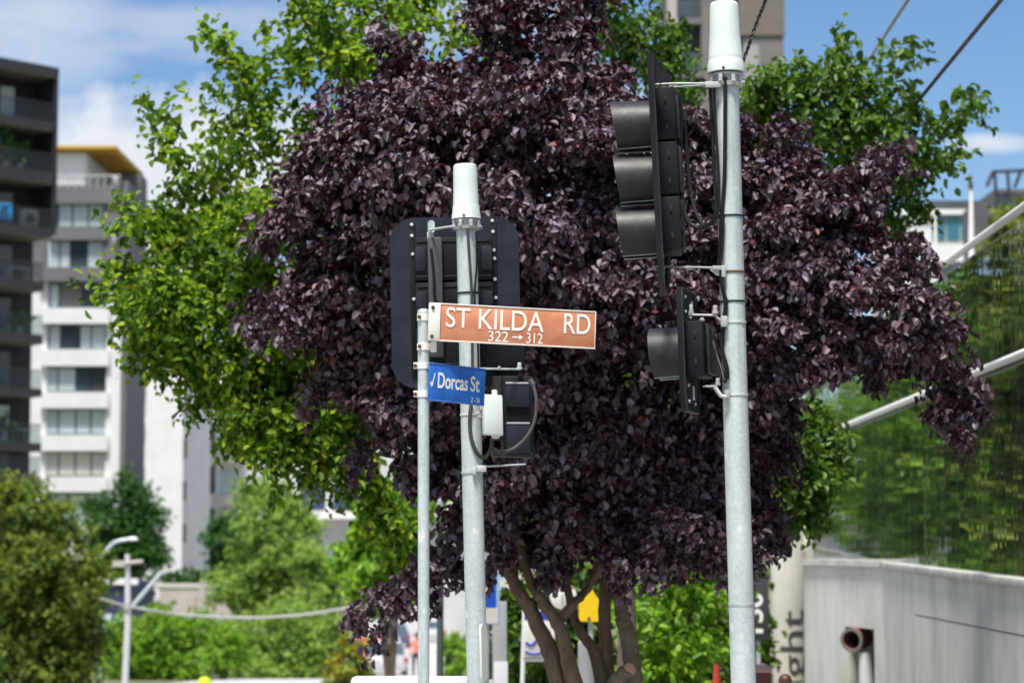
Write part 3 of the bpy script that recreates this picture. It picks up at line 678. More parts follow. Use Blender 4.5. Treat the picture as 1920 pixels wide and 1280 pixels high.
mb.lathe(RP.at(1132), RP.ax, [(-.012, .0585), (-.01, .0592), (.004, .0592), (.006, .0585)], 40)
mb.build('weld_seam', M['galv_dull'], rp)

# middle signal pole
mp_ = thing('signal_pole', 'shorter galvanised signal pole behind the two street signs with a white cap', 'signal pole', MP.g)
MP.shaft().build('shaft', M['galv'], mp_)
cb = MP.at(411)
cap = MB().lathe(cb, MP.ax, [(0, .079), (0, .0815), (.075, .0725), (.085, .0700), (.20, .0675), (.288, .0650), (.298, .0635), (.304, .056), (.306, .03), (.306, .001)], 44).build('cap', M['capwhite'], mp_)
mb = MB(); bolt(mb, cb+Vector((-.012, -.081, .012)), (0, -1, .1), .005, .008); mb.build('bolt', M['rust'], cap)
collar(MP, 422, mp_, 19)
f2 = MP.front
for py, mt in ((550, 'rubber'), (777, 'bolt')): MP.band(py, .010, .004).build('strap' if mt == 'rubber' else 'band', M[mt], mp_)
cable('cable', [f2(877,428,.008), f2(880,480,.008), f2(884,540,.008), f2(885,600,.008), f2(886,680,.008), f2(886,735,.01)], .0075, 'greycable', mp_)
cable('cable', [f2(893,436,.02), f2(894,500,.02), f2(890,560,.012), f2(896,640,.02), f2(897,700,.02)], .0055, 'rubber', mp_)
pb = MB(); c = MP.at(1222); fwd = Vector((.92, -.39, 0)).normalized(); side = fwd.cross(Vector((0, 0, 1)))
cc = P(906.5, 1222, 13.14)
hb = pb.prism(cc, Vector((.35, .94, 0)), MP.ax, rrect(.085, 105/S(13.1), .03), -.006, .006).build('sign_plate', M['signwhite'], mp_, angle=50)

# thin sign post
sp = thing('sign_post', 'thin galvanised round post carrying the two street name signs', 'sign post', SP.g)
SP.shaft().build('shaft', M['galv'], sp)
MB().lathe(SP.at(586), SP.ax, [(-.012, .0292), (-.012, .0308), (.006, .0308), (.014, .027), (.019, .017), (.020, .001)], 32).build('cap', M['galv_dull'], sp)

# ------------------------------------------------------------------ street name signs
def sign_frame(pl, pr, hl):
    o = P(*pl); x = (P(*pr)-o); L = x.length; x.normalize()
    up = Vector((0, 0, 1)); up = (up - x*up.dot(x)).normalized()
    return o, x, up, x.cross(up), L
# "ST KILDA RD"
o, X, Y, Z, L = sign_frame((803.5, 602.8, 12.30), (1116.3, 619.2, 12.47), 71.5)
k = L/312.8                                            # metres per sign pixel
H = 71.5/S(12.35)
if Z.y > 0: Z = -Z
def sg(a, b, dz=0.0): return o + X*(a*k) + Y*(b*k*1.0) + Z*dz
s1 = thing('street_sign', 'long faded red brown street sign reading ST KILDA RD 322 to 312', 'street sign', sg(0, 0))
MB().cbox(sg(167.5, 0), X, Y, Z, 290*k, H-.012, .012, .001).build('blade', M['signred'], s1)
mb = MB()
for b in (H/2-.003, -H/2+.003): mb.cbox(o+X*(L*.5+.001)+Y*b, X, Y, Z, L, .0065, .018, .002)
mb.cbox(sg(312, 0), X, Y, Z, .004, H-.01, .017, .001)
mb.build('edge_trim', M['signwhite'], s1)
pl = MB().cbox(sg(10.5, 0), X, Y, Z, 21.5*k, H-.002, .024, .003).build('end_bracket', M['signwhite'], s1)
for b in (26, -27):
    mb = MB(); bolt(mb, sg(6.5, b, .012), Z, .0075, .008); mb.build('bolt', M['rust'], pl)
lt = MB()
dz = .0085
for w, x0, x1 in (('ST', 835, 880), ('KILDA', 896, 1018), ('RD', 1056, 1106)):
    fit_text(lt, w, x0-803.5, x1-803.5, -8.5, 28.5, lambda a, b: sg(a, b, dz), .005)
for w, x0, x1 in (('322', 914.5, 952), ('312', 986, 1016.5)):
    fit_text(lt, w, x0-803.5, x1-803.5, -30.5, -11, lambda a, b: sg(a, b, dz), .004)
ar = [(156, -19.2), (169, -19.2), (169, -15.4), (176.5, -20.4), (169, -25.4), (169, -21.8), (156, -21.8)]
lt.add([sg(a, b, dz) for a, b in ar], [(0, 1, 5, 6), (2, 3, 4), (1, 2, 4, 5)])
lt.build('lettering', M['letterwhite'], s1, smooth=False)
def clamp(root, py, hpx, xl, xr, tabs, mat='signwhite'):
    mb = MB(); c = SP.at(py); h = hpx/S(SP.d); r = SP.r(py)
    mb.lathe(c-SP.ax*h/2, SP.ax, [(0, r+.0005), (0, r+.004), (h, r+.004), (h, r+.0005)], 32)
    a = P(xl, py, SP.d); b = P(xr, py, SP.d)
    mb.box(a.x, b.x, c.y-r*.55, c.y-r*.25, c.z-h/2, c.z+h/2, .002)
    cl_ = mb.build('clamp', M[mat], root)
    for px in tabs:
        m2 = MB(); q = P(px, py, SP.d); bolt(m2, (q.x, c.y-r*(1.12 if abs(q.x-c.x) < r*.8 else .56), q.z), (0, -1, 0), .0075, .009); m2.build('bolt', M['rust'], cl_)
clamp(s1, 595, 13, 783, 806, (786.5,)); clamp(s1, 650, 13, 783, 806, (787,))
MB().pxbox(806.5, 818.5, 640, 660, 12.32, .012, .004).build('tab', M['signwhite'], s1)
# "Dorcas St"
o, X, Y, Z, L = sign_frame((803.5, 714.7, 12.30), (908.7, 726, 12.50), 68.5)
if Z.y > 0: Z = -Z
H = 68.6/S(12.4); k = 1/S(12.4); kx = L/105.2
def sg2(a, b, dz=0.0): return o + X*(a*kx) + Y*(b*k) + Z*dz
s2 = thing('street_sign', 'short blue street sign reading Dorcas St below the red brown one', 'street sign', sg2(0, 0))
MB().cbox(sg2(52.6, 0), X, Y, Z, L, H, .008, .001).build('blade', M['signblue'], s2)
mb = MB()
for b in (H/2, -H/2): mb.cbox(o+X*L*.5+Y*b, X, Y, Z, L+.002, .007, .013, .002)
mb.build('edge_trim', pbr('sign_edge_blue', (.06, .15, .46), .4, 0, .3, 12), s2)
lt = MB()
fit_text(lt, 'Dorcas', 819.5-803.5, 876-803.5, -10.8, 18.9, lambda a, b: sg2(a, b, .0055), .02)
fit_text(lt, 'St', 880.5-803.5, 898-803.5, -10.8, 18.5, lambda a, b: sg2(a, b, .0055), .02)
fit_text(lt, '2 - 36', 883-803.5, 899.5-803.5, -30.5, -21, lambda a, b: sg2(a, b, .0055), .0)
lt.build('lettering', M['letterwhite'], s2, smooth=False)
lg = MB(); sw = [(2, -2), (4.5, -10), (7, -7), (10.5, 12), (11.5, 19), (9, 15), (6.5, 2), (5, -3), (3.5, 1.5)]
lg.add([sg2(a, b, .0055) for a, b in sw], [tuple(range(9))]); lg.build('emblem', M['letterwhite'], s2, smooth=False)
clamp(s2, 685.5, 12, 775.5, 812, (779, 806.5)); clamp(s2, 738.5, 12, 775.5, 812, (779, 806.5))

# ------------------------------------------------------------------ traffic lights
def visor(root, org, fw, up, lat, c_up, r, length, slope=.16):
    """open-bottomed cowl round one lens"""
    mb = MB(); n = 40; a0, a1 = -58, 238
    ring = []
    for shell, rr_ in ((0, r), (1, r-.004)):
        for row in (0, 1, 2):
            for i in range(n+1):
                a = R(a0+(a1-a0)*i/n); e = length*row/2*(1 - slope*(.5-.5*math.sin(a)))
                ring.append(org + up*(c_up+rr_*math.sin(a)*(1+.02*row)) + lat*(rr_*math.cos(a)) + fw*(.012+e))
    m_ = n+1; fs = []
    for row in (0, 1):
        for i in range(n):
            p = row*m_+i; fs.append((p, p+1, p+m_+1, p+m_))
            q = 3*m_+p; fs.append((q, q+m_, q+m_+1, q+1))
    for i in range(n): fs.append((2*m_+i, 2*m_+i+1, 5*m_+i+1, 5*m_+i))
    for i in (0, n):
        for row in (0, 1):
            p = row*m_+i; fs.append((p, p+m_, 3*m_+p+m_, 3*m_+p))
    mb.add(ring, fs); v = mb.build('visor', M['black'], root, angle=50)
    for a in (a0, a1):
        aa = R(a); p0 = org+up*(c_up+r*math.sin(aa))+lat*(r*math.cos(aa))+fw*.012
        p1 = org+up*(c_up+r*math.sin(aa)*1.02)+lat*(r*math.cos(aa))+fw*(.012+length*(1-slope*(.5-.5*math.sin(aa))))
        MB().tube([p0, p1], .003, 6).build('edge_highlight', M['galv_dull'], v)  # pale strip along the cut edge stands in for caught light
    mb = MB(); mb.lathe(org+up*c_up+fw*.002, fw, [(0, r*.86), (.012, r*.86), (.02, r*.6), (.024, .001)], 28); mb.build('lens', M['windark'], v)
def side_light(name, label, orgpx, d, yaw, tilt, bw, bh, cham, hous, vis, r, vl, bolts, group=None):
    o = P(*orgpx, d)
    fw = Vector((-math.cos(R(yaw))*math.cos(R(tilt)), math.sin(R(yaw))*math.cos(R(tilt)), -math.sin(R(tilt))))
    lat = Vector((-math.sin(R(yaw)), -math.cos(R(yaw)), 0))           # towards the camera
    up = lat.cross(fw); up = up if up.z > 0 else -up
    t = thing(name, label, 'traffic light', o, group=group)
    mb = MB()
    mb.prism(o, lat, up, [(a, b) for a, b in cham], .012, -.012) if lat.cross(up).dot(fw) > 0 else mb.prism(o, lat, up, cham, -.012, .012)
    bd = mb.build('backing_board', M['black2'], t)
    # rolled rim
    mb = MB(); q = [o+lat*a*.985+up*b*.985-fw*.014 for a, b in cham]; mb.tube(q+[q[0]], .006, 6, cap=False); mb.build('rim', M['black'], bd)
    for (la, ub) in bolts:
        mb = MB(); bolt(mb, o+lat*la+up*ub-fw*.012, -fw, .007, .007); mb.build('bolt', M['bolt'], bd)
    for (u0, u1, w, dp) in hous:
        mb = MB().cbox(o+up*(u0+u1)/2-fw*(.012+dp/2), -fw, up, lat, dp, abs(u1-u0)-.004, w, .008); h = mb.build('housing', M['black2'], t)
        for ub in (u0*.75+u1*.25, u0*.25+u1*.75): MB().cbox(o+up*ub-fw*(.012+dp*.55)+lat*(w/2+.002), fw, up, lat, .012, .03, .008, .002).build('latch', M['board'], h)
        m2 = MB().cbox(o+up*(u0+u1)/2-fw*(.012+dp+.010)-lat*w*.1, -fw, up, lat, .018, abs(u1-u0)-.03, w*.75, .005); m2.build('housing_lid', M['black'], h)
    for cu in vis: visor(t, o, fw, up, lat, cu, r, vl)
    return t, o, fw, up, lat
bh = 432/398; bw = .55
tl, o, fw, up, lat = side_light('traffic_light', 'three lens black traffic light seen side on at the top of the tall pole', (1230, 330), 11.4, 4.5, 2.6, bw, bh,
    [(-bw/2, -bh/2), (bw/2, -bh/2), (bw/2, bh/2), (-bw/2+.1, bh/2), (-bw/2, bh/2-.1)],
    [(.40, .145, .30, .095), (.14, -.115, .30, .095), (-.12, -.374, .30, .095)], (.237, -.019, -.274), .125, .19,
    [(.2, .50), (.2, .43), (.2, -.41), (.2, -.485), (.05, .46), (.05, -.45), (.0, -.5)])
mb = MB(); g0 = o-fw*.012+lat*.24
mb.prism(g0, -fw, up, [(0, .40), (.085, .40), (.075, .44), (.012, .53), (0, .535)], -.004, .004); mb.build('gusset', M['black2'], tl)
mb = MB()
mb.tube([P(1228,159,11.3), P(1262,157,11.3), P(1337,157,11.22)], .0055, 8); mb.tube([P(1264,164,11.45), P(1325,160,11.3)], .005, 8)
mb.pxbox(1322, 1352, 153, 164, 11.17, .02, .003); bolt(mb, P(1250,150,11.3), (0, 0, 1), .008, .02); bolt(mb, P(1238,156,11.28), (0,0,1), .008, .02)
mb.build('bracket', M['galv_dull'], tl)
mb = MB()
mb.tube([P(1246,500,11.35), P(1342,502,11.22)], .005, 8); mb.pxbox(1336, 1357, 498, 506, 11.18, .02, .002); mb.pxbox(1353, 1361, 497, 519, 11.175, .02, .002)
mb.prism(P(1330,505,11.2), (1, 0, 0), (0, 0, 1), [(0, 0), (.045, 0), (.045, -.03), (.03, -.028)], 0, .01)
bolt(mb, P(1261,508,11.3), (0, -1, 0), .009, .012); bolt(mb, P(1271,513,11.3), (0, -1, 0), .009, .012); bolt(mb, P(1258,535,11.3), (0, -1, 0), .006, .01)
mb.build('bracket', M['galv_dull'], tl)
MB().tube([P(1252,480,11.36), P(1253,545,11.38)], .014, 8).build('drop_tube', M['black'], tl)
for pts, r in (([(1277,205,11.36),(1277,300,11.34),(1280,370,11.32),(1290,415,11.28),(1312,428,11.25),(1335,418,11.2),(1341,398,11.19)], .0082),
               ([(1283,222,11.40),(1289,300,11.38),(1297,370,11.34),(1308,405,11.28),(1322,424,11.24),(1340,410,11.19)], .0082),
               ([(1272,175,11.36),(1275,190,11.36),(1278,215,11.36),(1277,240,11.36)], .009)):
    cable('cable', [P(*p) for p in pts], r, 'rubber', tl)
MB().tube([P(1283,205,11.40), P(1284,226,11.40)], .013, 10).build('cable_gland', M['black'], tl)

bh2 = 232/400; bw2 = .36
ch = [(-bw2/2, -bh2/2+.09), (-bw2/2+.05, -bh2/2), (bw2/2-.02, -bh2/2), (bw2/2, -bh2/2+.10), (bw2/2, bh2/2-.10), (bw2/2-.02, bh2/2), (-bw2/2+.05, bh2/2), (-bw2/2, bh2/2-.09)]
t2, o, fw, up, lat = side_light('traffic_light', 'single lens black signal seen side on lower on the tall pole', (1290, 659), 11.36, 15, 2.0, bw2, bh2, ch,
    [(.135, -.128, .25, .085)], (-.012,), .126, .165, [(.09, .25), (.09, .18), (.09, -.165), (.09, -.24), (-.07, .235), (-.06, -.245), (-.02, .16)])
mb = MB()
mb.tube([P(1292,590,11.25), P(1345,591,11.2)], .0055, 8); mb.pxbox(1352, 1364, 592, 612, 11.175, .02, .002); bolt(mb, P(1341,588,11.2), (0,0,1), .011, .035); bolt(mb, P(1296,588,11.25), (0,0,1), .009, .04); bolt(mb, P(1316,600,11.27), (0,-1,0), .009, .02)
mb.tube([P(1342,593,11.2), P(1353,602,11.2)], .006, 6)
mb.build('bracket', M['galv_dull'], t2)
mb = MB()
mb.tube([P(1318,724,11.25), P(1345,724,11.2)], .005, 8); bolt(mb, P(1346,722,11.2), (0,0,1), .010, .03); mb.tube([P(1340,725,11.19), P(1352,742,11.185), P(1362,744,11.18)], .010, 8); mb.pxbox(1359, 1368, 730, 746, 11.175, .02, .003)
mb.build('bracket', M['galv_dull'], t2)
MB().tube([P(1300,724,11.28), P(1301,750,11.28)], .006, 6).build('stay', M['galv_dull'], t2)
mb = MB().pxbox(1331, 1342, 616, 643, 11.33, .03, .006); mb.build('cable_gland', M['black'], t2)
cable('cable', [P(1337,640,11.32), P(1345,668,11.25), P(1353,692,11.2), P(1358,713,11.17), P(1361,713,11.17), P(1360,690,11.165), P(1354,660,11.165), P(1352,630,11.165)], .0075, 'rubber', t2)

# the back of the light on the middle pole
d = 13.62
o = P(854, 566, d); upb = (P(851, 405, d)-P(857, 727, d)).normalized(); rt = Vector((1, .03, 0)).normalized(); rt = (rt-upb*rt.dot(upb)).normalized(); bk = Vector((0, -1, 0)); bk = rt.cross(upb); bk = bk if bk.y < 0 else -bk
s_ = S(d)
t3 = thing('traffic_light', 'dark slate back of a three lens traffic light behind the middle pole and signs', 'traffic light', o)
def bp(px, py, dz=0.): return o + rt*((px-854)/s_) + upb*((566-py)/s_) + bk*dz
bd = MB().prism(o, rt, upb, rrect(243/s_, 322/s_, 46/s_, 8), -.008, .008).build('backing_board', M['board'], t3, angle=50)
for px, py in ((774,419),(774,440),(775,475),(926,414),(927,435),(928,470),(929,486),(929,525),(851,462),(854,513),(856,527),(930,560),(776,560),(931,600),(931,640)):
    mb = MB(); bolt(mb, bp(px, py, .022), bk, .0075, .007); mb.build('bolt', M['bolt'], bd)
mb = MB(); 
for x0, x1 in ((770, 780), (923, 933)): mb.cbox(bp((x0+x1)/2, 560, .015), rt, upb, bk, 10/s_, 290/s_, .014, .002)
mb.build('frame_rail', M['black2'], t3)
for y0, y1 in ((446, 528), (531, 612), (615, 692)):
    h = MB().cbox(bp(852, (y0+y1)/2, .045), rt, upb, bk, 146/s_, (y1-y0)/s_, .075, .012).build('housing', M['black2'], t3)
    mb = MB()
    for yy_ in (y0+8, y1-8): mb.cbox(bp(852, yy_, .085), rt, upb, bk, 138/s_, 3/s_, .004, .001)
    mb.cbox(bp(790, (y0+y1)/2, .086), rt, upb, bk, 20/s_, .56*(y1-y0)/s_, .012, .004); mb.cbox(bp(914, (y0+y1)/2, .086), rt, upb, bk, 20/s_, .56*(y1-y0)/s_, .012, .004)
    mb.build('housing_lid', M['board'], h)
MB().cbox(bp(817, 560, .105), rt, upb, bk, 27/s_, 225/s_, .05, .008).build('conduit_box', pbr('dark_grey_plastic', (.055, .055, .062), .5, 0, .2, 10), t3)
MB().cbox(bp(944, 662, .06), rt, upb, bk, 76/s_, 64/s_, .10, .012).build('lower_housing', M['black2'], t3)
mb = MB(); mb.tube([bp(809, 434, .13), P(852, 424, 13.18)], .007, 8); mb.prism(bp(811, 428, .12), rt, upb, rrect(13/s_, 24/s_, 6/s_), 0, .006); mb.cbox(bp(809, 446, .08), rt, upb, bk, 12/s_, 18/s_, .06, .003)
mb.build('bracket', M['galv'], t3)
cable('cable', [bp(810, 470, .135), bp(814, 520, .14), bp(815, 560, .14), bp(826, 590, .13)], .008, 'rubber', t3)

# pedestrian light with its loop of cable, and the white junction box
d = 13.45
t4 = thing('pedestrian_light', 'small black pedestrian light seen from behind low on the middle pole', 'pedestrian light', P(968, 780, d))
tlt = Vector((-.018, 0, 1)).normalized()
def q4(px, py, dd=d): return P(px, py, dd)
s_ = S(d)
MB().cbox(q4(969, 781, d+.06), (1, .12, 0), tlt, Vector((1, .12, 0)).cross(tlt), 58/s_, 152/s_, .14, .012).build('housing', M['black2'], t4)
for py, hh in ((741, 44), (822, 56)):
    dr = MB().cbox(q4(970+(py-741)*.02, py, d-.018), (1, .12, 0), tlt, Vector((1, .12, 0)).cross(tlt), 45/s_, hh/s_, .03, .006).build('door', M['board'], t4)
    MB().cbox(q4(970+(py-741)*.02, py-hh/2-1, d-.03), (1, .12, 0), tlt, Vector((1, .12, 0)).cross(tlt), 44/s_, 3.5/s_, .012, .002).build('hinge', M['galv_dull'], dr)
MB().cbox(q4(934, 765, d+.05), (1, 0, 0), tlt, (0, 1, 0), 20/s_, 120/s_, .06, .006).build('side_panel', M['black'], t4)
MB().cbox(q4(960, 852, d+.03), (1, .1, -.03), tlt, Vector((1, .1, 0)).cross(tlt), 76/s_, 10/s_, .1, .004).build('base_plate', M['black'], t4)
mb = MB(); mb.tube([q4(900, 691, 13.2), q4(975, 692, 13.42)], .006, 8); bolt(mb, q4(974, 692, 13.42), (0,0,1), .012, .034); bolt(mb, q4(936, 690, 13.3), (0,0,1), .007, .01)
mb.build('bracket', M['galv'], t4)
mb = MB(); mb.tube([q4(890, 884, 13.18), q4(912, 874, 13.2), q4(985, 870, 13.4)], .005, 8); mb.lathe(MP.at(885)-MP.ax*.006, MP.ax, [(0, .057), (0, .062), (.012, .062), (.012, .057)], 32); mb.pxbox(886, 893, 874, 890, 13.17, .02, .002); mb.pxbox(893, 912, 872, 884, 13.18, .02, .004)
mb.build('bracket', M['galv'], t4)
cable('cable', [q4(998, 717, 13.33), q4(1005, 745, 13.3), q4(1003, 785, 13.28), q4(988, 818, 13.26), q4(962, 841, 13.25), q4(938, 846, 13.25), q4(922, 840, 13.25)], .0095, 'greycable', t4)
MB().tube([q4(994, 712, 13.34), q4(1000, 722, 13.33)], .017, 10).build('cable_gland', M['greycable'], t4)
cable('cable', [f2(884, 758, .012), f2(881, 790, .012), f2(884, 822, .012), f2(894, 848, .012), f2(905, 858, .014), q4(914, 852, 13.19), q4(921, 838, 13.2), q4(922, 822, 13.22)], .0105, 'greycable', t4)
d = 13.12
jb = thing('junction_box', 'pale grey plastic junction box strapped to the middle pole under the blue sign', 'junction box', P(923, 778, d))
bx = MB().cbox(P(923, 778, d), (1, .25, -.05), (-.02, 0, 1), (-.25, 1, 0), 37/S(d), 76/S(d), .06, .008).build('box', M['capwhite'], jb)
mb = MB(); mb.prism(P(927, 738, d), (1, .25, 0), (-.02, 0, 1), rrect(10/S(d), 16/S(d), .008), -.004, .006); mb.prism(P(929, 815, d), (1, .25, 0), (-.02, 0, 1), rrect(15/S(d), 14/S(d), .012), -.004, .006)
mb.build('mounting_tab', M['capwhite'], jb)
mb = MB(); mb.cbox(P(900, 780, d+.01), (1, 0, 0), (0, 0, 1), (0, 1, 0), .035, .02, .03, .004); bolt(mb, P(896, 775, d-.02), (0, -1, 0), .009, .02); bolt(mb, P(902, 768, d-.01), (0, 0, 1), .007, .02)
mb.build('clamp', M['galv_dull'], jb)

# ------------------------------------------------------------------ overhead wires
def wire(label, pts, r, mat, cat='wire', group=None, n=8):
    q = bez(pts, 10); o_ = MB().tube(q, r, n).build('overhead_wire', M[mat], loc=pts[0]); return tag(o_, label, cat, group)
M['wire'] = pbr('weathered_wire', (.11, .105, .105), .6, .3, .15, 10)
M['wirepale'] = pbr('pale_cable', (.36, .36, .35), .6, .1, .1, 10)
def railpt(px, d, z, vx=1040): return Vector(((px-960)/F*d, d, z))
xb = (1880-1040)/F*17.8
wire('nearer thick overhead tram wire crossing the sky at the top right', [Vector((xb+(80/F)*t, t, 5.6)) for t in (6, 17.8, 30, 60, 140)], .0175, 'wire', group='tram wires')
xa = (1705-1040)/F*21.8
wire('farther fainter overhead tram wire left of the thick one', [Vector((xa+(80/F)*t, t, 6.5)) for t in (6, 21.8, 32, 70, 150)], .017, 'wirepale', group='tram wires')
q = [P(1391, 122, 11.32), P(1402, 92, 11.34), P(1412, 62, 11.36), P(1426, 25, 11.38), P(1437, -5, 11.4), P(1470, -120, 11.5)]
tw = MB(); pts = bez(q, 10)
for ph in (0, math.pi): tw.tube([p+Vector((math.cos(i*.9+ph), math.sin(i*.9+ph), 0))*.005 for i, p in enumerate(pts)], .0048, 6)
tag(tw.build('overhead_wire', M['rubber'], loc=q[0]), 'twisted black cable rising from the white cap of the tall pole', 'wire')

# ------------------------------------------------------------------ glass fronted building on the right
gb_rot = -math.atan(80/F)
GX = 4.15
gb = thing('glass_building', 'mirror glass fronted building with white tube rails and concrete plinth at the right', 'building', (GX, 0, 0), gb_rot)
def G(mb, name, mat, parent=gb, **k): return mb.build(name, M[mat], parent, local=True, **k)
y0 = 8.0; rg = random.Random(21)
while y0 < 39.9:
    y1 = y0+1.6; xa, xb_ = rg.uniform(0, .006), rg.uniform(0, .006); t0, t1 = rg.uniform(0, .004), rg.uniform(0, .004)
    G(MB().add([(xa, y0+.008, 1.05), (xb_, y1-.008, 1.05), (xb_+t1, y1-.008, 4.46), (xa+t0, y0+.008, 4.46), (.04, y0+.008, 1.05), (.04, y1-.008, 1.05), (.04, y1-.008, 4.46), (.04, y0+.008, 4.46)],
        [(3, 2, 1, 0), (4, 5, 6, 7), (0, 1, 5, 4), (2, 3, 7, 6), (1, 2, 6, 5), (3, 0, 4, 7)]), 'glass_panel', 'glass', smooth=False)
    y0 = y1
for z in (4.53, 3.26):
    G(MB().tube([(-.055, 8, z), (-.055, 40, z)], .038, 16), 'rail', 'whitepaint')
    for y in range(9, 38, 4): G(MB().box(-.03, .0, y, y+.05, z-.03, z+.03), 'rail_stub', 'galv_dull')
G(MB().box(.06, 9, 8, 40, -1.5, 4.44), 'wall', 'bdark')
# plinth with sloping groove
wl_ = MB().box(-.06, .05, 8, 30.2, -1.2, 1.27)
wl_ = MB(); wl_.add([(x, y, z) for x in (-.06, .05) for y, z in ((8, -1.2), (30.2, -1.2), (30.2, 1.304), (8, 1.093))], [(0,1,2,3), (7,6,5,4), (0,4,5,1), (1,5,6,2), (2,6,7,3), (3,7,4,0)])
G(wl_, 'plinth', 'concrete')
G(MB().frame_box((-.11, 8, 1.096), (.17, 0, 0), (0, 22.22, .2111), (0, 0, .08), .01), 'coping', 'concrete2')
mb = MB().box(-.0615, -.05, 8, 27.6, .80, .812); G(mb, 'groove', 'bslab')
# the plinth's front block, turned towards the street, with the pipe niche
a = Vector((-.06, 30.2, 0)); b = Vector(((1507-960)/F*33.2-GX-.02*33.2*.9, 33.2, 0))
b.x = (1505-960)/F*33.2 - GX - 33.2*80/F
dv = (b-a); Lw = dv.length; dv.normalize(); nv = Vector((-dv.y, dv.x, 0)); nv = nv if nv.x < 0 else -nv
def wallseg(t0, t1, z0, z1): return MB().frame_box(a+dv*t0*Lw+Vector((0, 0, z0)), dv*(t1-t0)*Lw, -nv*.5, (0, 0, z1-z0))
for t0, t1, z0, z1 in ((0, .12, -1.2, 1.318), (.47, 1.0, -1.2, 1.318), (.12, .47, .54, 1.318)): G(wallseg(t0, t1, z0, z1), 'plinth', 'concrete')
G(MB().frame_box(a-dv*.02+nv*.05+Vector((0, 0, 1.321)), dv*(Lw+.02), -nv*.5, (0, 0, .08)), 'coping', 'concrete2')
G(MB().frame_box(a+dv*.12*Lw-nv*.45+Vector((0, 0, -1.2)), dv*.35*Lw, -nv*.04, (0, 0, 1.74)), 'niche', 'recess_dark')  # back wall coloured dark for the niche's shade
pc = a+dv*.30*Lw+nv*.10+Vector((0, 0, .385)); pd = Vector((-.52, -.85, -.08)).normalized()
ring = MB().lathe(pc-pd*.34, pd, [(0, .145), (.30, .15), (.34, .152), (.34, .118), (.02, .115)], 28); G(ring, 'pipe', 'pink', angle=50)
G(MB().tube([pc-pd*.30, pc-pd*.29], .113, 20), 'pipe_shade_disc', 'bdark')  # dark disc standing in for the shade deep in the pipe
G(MB().lathe(pc-pd*.001, pd, [(0, .154), (.012, .154), (.012, .117), (0, .117), (0, .154)], 28, cap=False), 'pipe_collar', 'stone')
G(MB().tube([pc+Vector((0, 0, -.16))-nv*.2, pc+Vector((0, 0, -1.5))-nv*.2], .1, 20), 'downpipe', 'blight')
# cream column with black letters
CD = 42.6; cx = (1474-960)/F*CD; cr = 31/S(CD)
colm = thing('column', 'round cream column at the wall end with upright dark letters ight', 'column', (cx, CD, 0))
MB().lathe((cx, CD, -1.2), (0, 0, 1), [(0, cr), (1.6, cr), (3.2, cr), (3.22, cr-.01), (3.221, .001)], 48).build('shaft', M['cream'], colm)
lt = MB(); tv = []
def colpt(u, w):      # u along the text (metres up), w = photo px across the column
    ang = math.asin(max(-.97, min(.97, (w-1474)/31.0))); r_ = cr+.009
    return Vector((cx+r_*math.sin(ang), CD-r_*math.cos(ang), u))
zb = P(1474, 1284, CD).z; zt = P(1474, 1142, CD).z
vs, fs = text_geo('ight', .004)
bmm = bmesh.new(); bv = [bmm.verts.new(tuple(v)) for v in vs]
for f_ in fs:
    try: bmm.faces.new([bv[i] for i in f_])
    except ValueError: pass
bmesh.ops.triangulate(bmm, faces=bmm.faces); bmesh.ops.subdivide_edges(bmm, edges=bmm.edges, cuts=5, use_grid_fill=True)
vs2 = np.array([v.co[:] for v in bmm.verts]); bmm.verts.index_update(); fs2 = [tuple(v.index for v in f_.verts) for f_ in bmm.faces]; bmm.free()
asc = vs[:, 1].max()
lt.add([colpt(zb+(v[0]-vs[:, 0].min())/(vs[:, 0].max()-vs[:, 0].min())*(zt-zb), 1500.5-(v[1]/asc)*44) for v in vs2], fs2)
lt.build('lettering', M['signgrey'], colm, smooth=False)
# charcoal totem with white numerals, half hidden by the tall pole
d = 30.5
tt = thing('totem_sign', 'charcoal totem sign with upright white characters just right of the tall pole', 'sign', ((1422-960)/F*d, d, ground_z((1422-960)/F*d, d)))
a = P(1395, 1200, d); b = P(1441, 1085, d)
MB().box(a.x, b.x, d, d+.12, a.z, b.z, .01).build('panel', M['bslab'], tt)
MB().box((a.x+b.x)/2-.05, (a.x+b.x)/2+.05, d+.03, d+.09, -.6, a.z).build('post', M['galv_dull'], tt)
lt = MB(); q0 = P(1431, 1186, d); q1 = P(1396, 1110, d)
fit_text(lt, '150', 0, 1, 0, 1, lambda u, w: Vector((q0.x+(q1.x-q0.x)*w, d-.004, q0.z+(q1.z-q0.z)*u)), .02)
lt.build('lettering', M['signwhite'], tt, smooth=False)

# ------------------------------------------------------------------ small things at the foot of the trees
def groundz(px, d): x = (px-960)/F*d; return Vector((x, d, ground_z(x, d)))
g = groundz(1468, 20); t = P(1468, 1262, 20)
tag(MB().lathe(g, (0, 0, 1), [(0, .056), (t.z-g.z-.05, .056), (t.z-g.z-.025, .048), (t.z-g.z-.006, .028), (t.z-g.z, .001)], 24).build('bollard', M['brown'], loc=g), 'round topped rusty brown bollard in front of the lettered cream column', 'bollard')
g = groundz(1429, 22); t = P(1429, 1248, 22)
bn = thing('planter', 'maroon planter box with a pink rim beside the foot of the tall pole', 'planter', g)
MB().box(g.x-.11, g.x+.06, 22, 22.5, g.z, t.z-.06, .015).build('box', M['maroon'], bn); MB().box(g.x-.12, g.x+.07, 21.98, 22.52, t.z-.06, t.z, .015).build('rim', pbr('pink_rim', (.55, .36, .38), .6), bn)
g = groundz(1341, 22)
cn = thing('traffic_cone', 'slender red orange traffic cone with a white collar right of the tree trunk', 'traffic cone', g)
zt_ = P(1341, 1244, 22).z - g.z
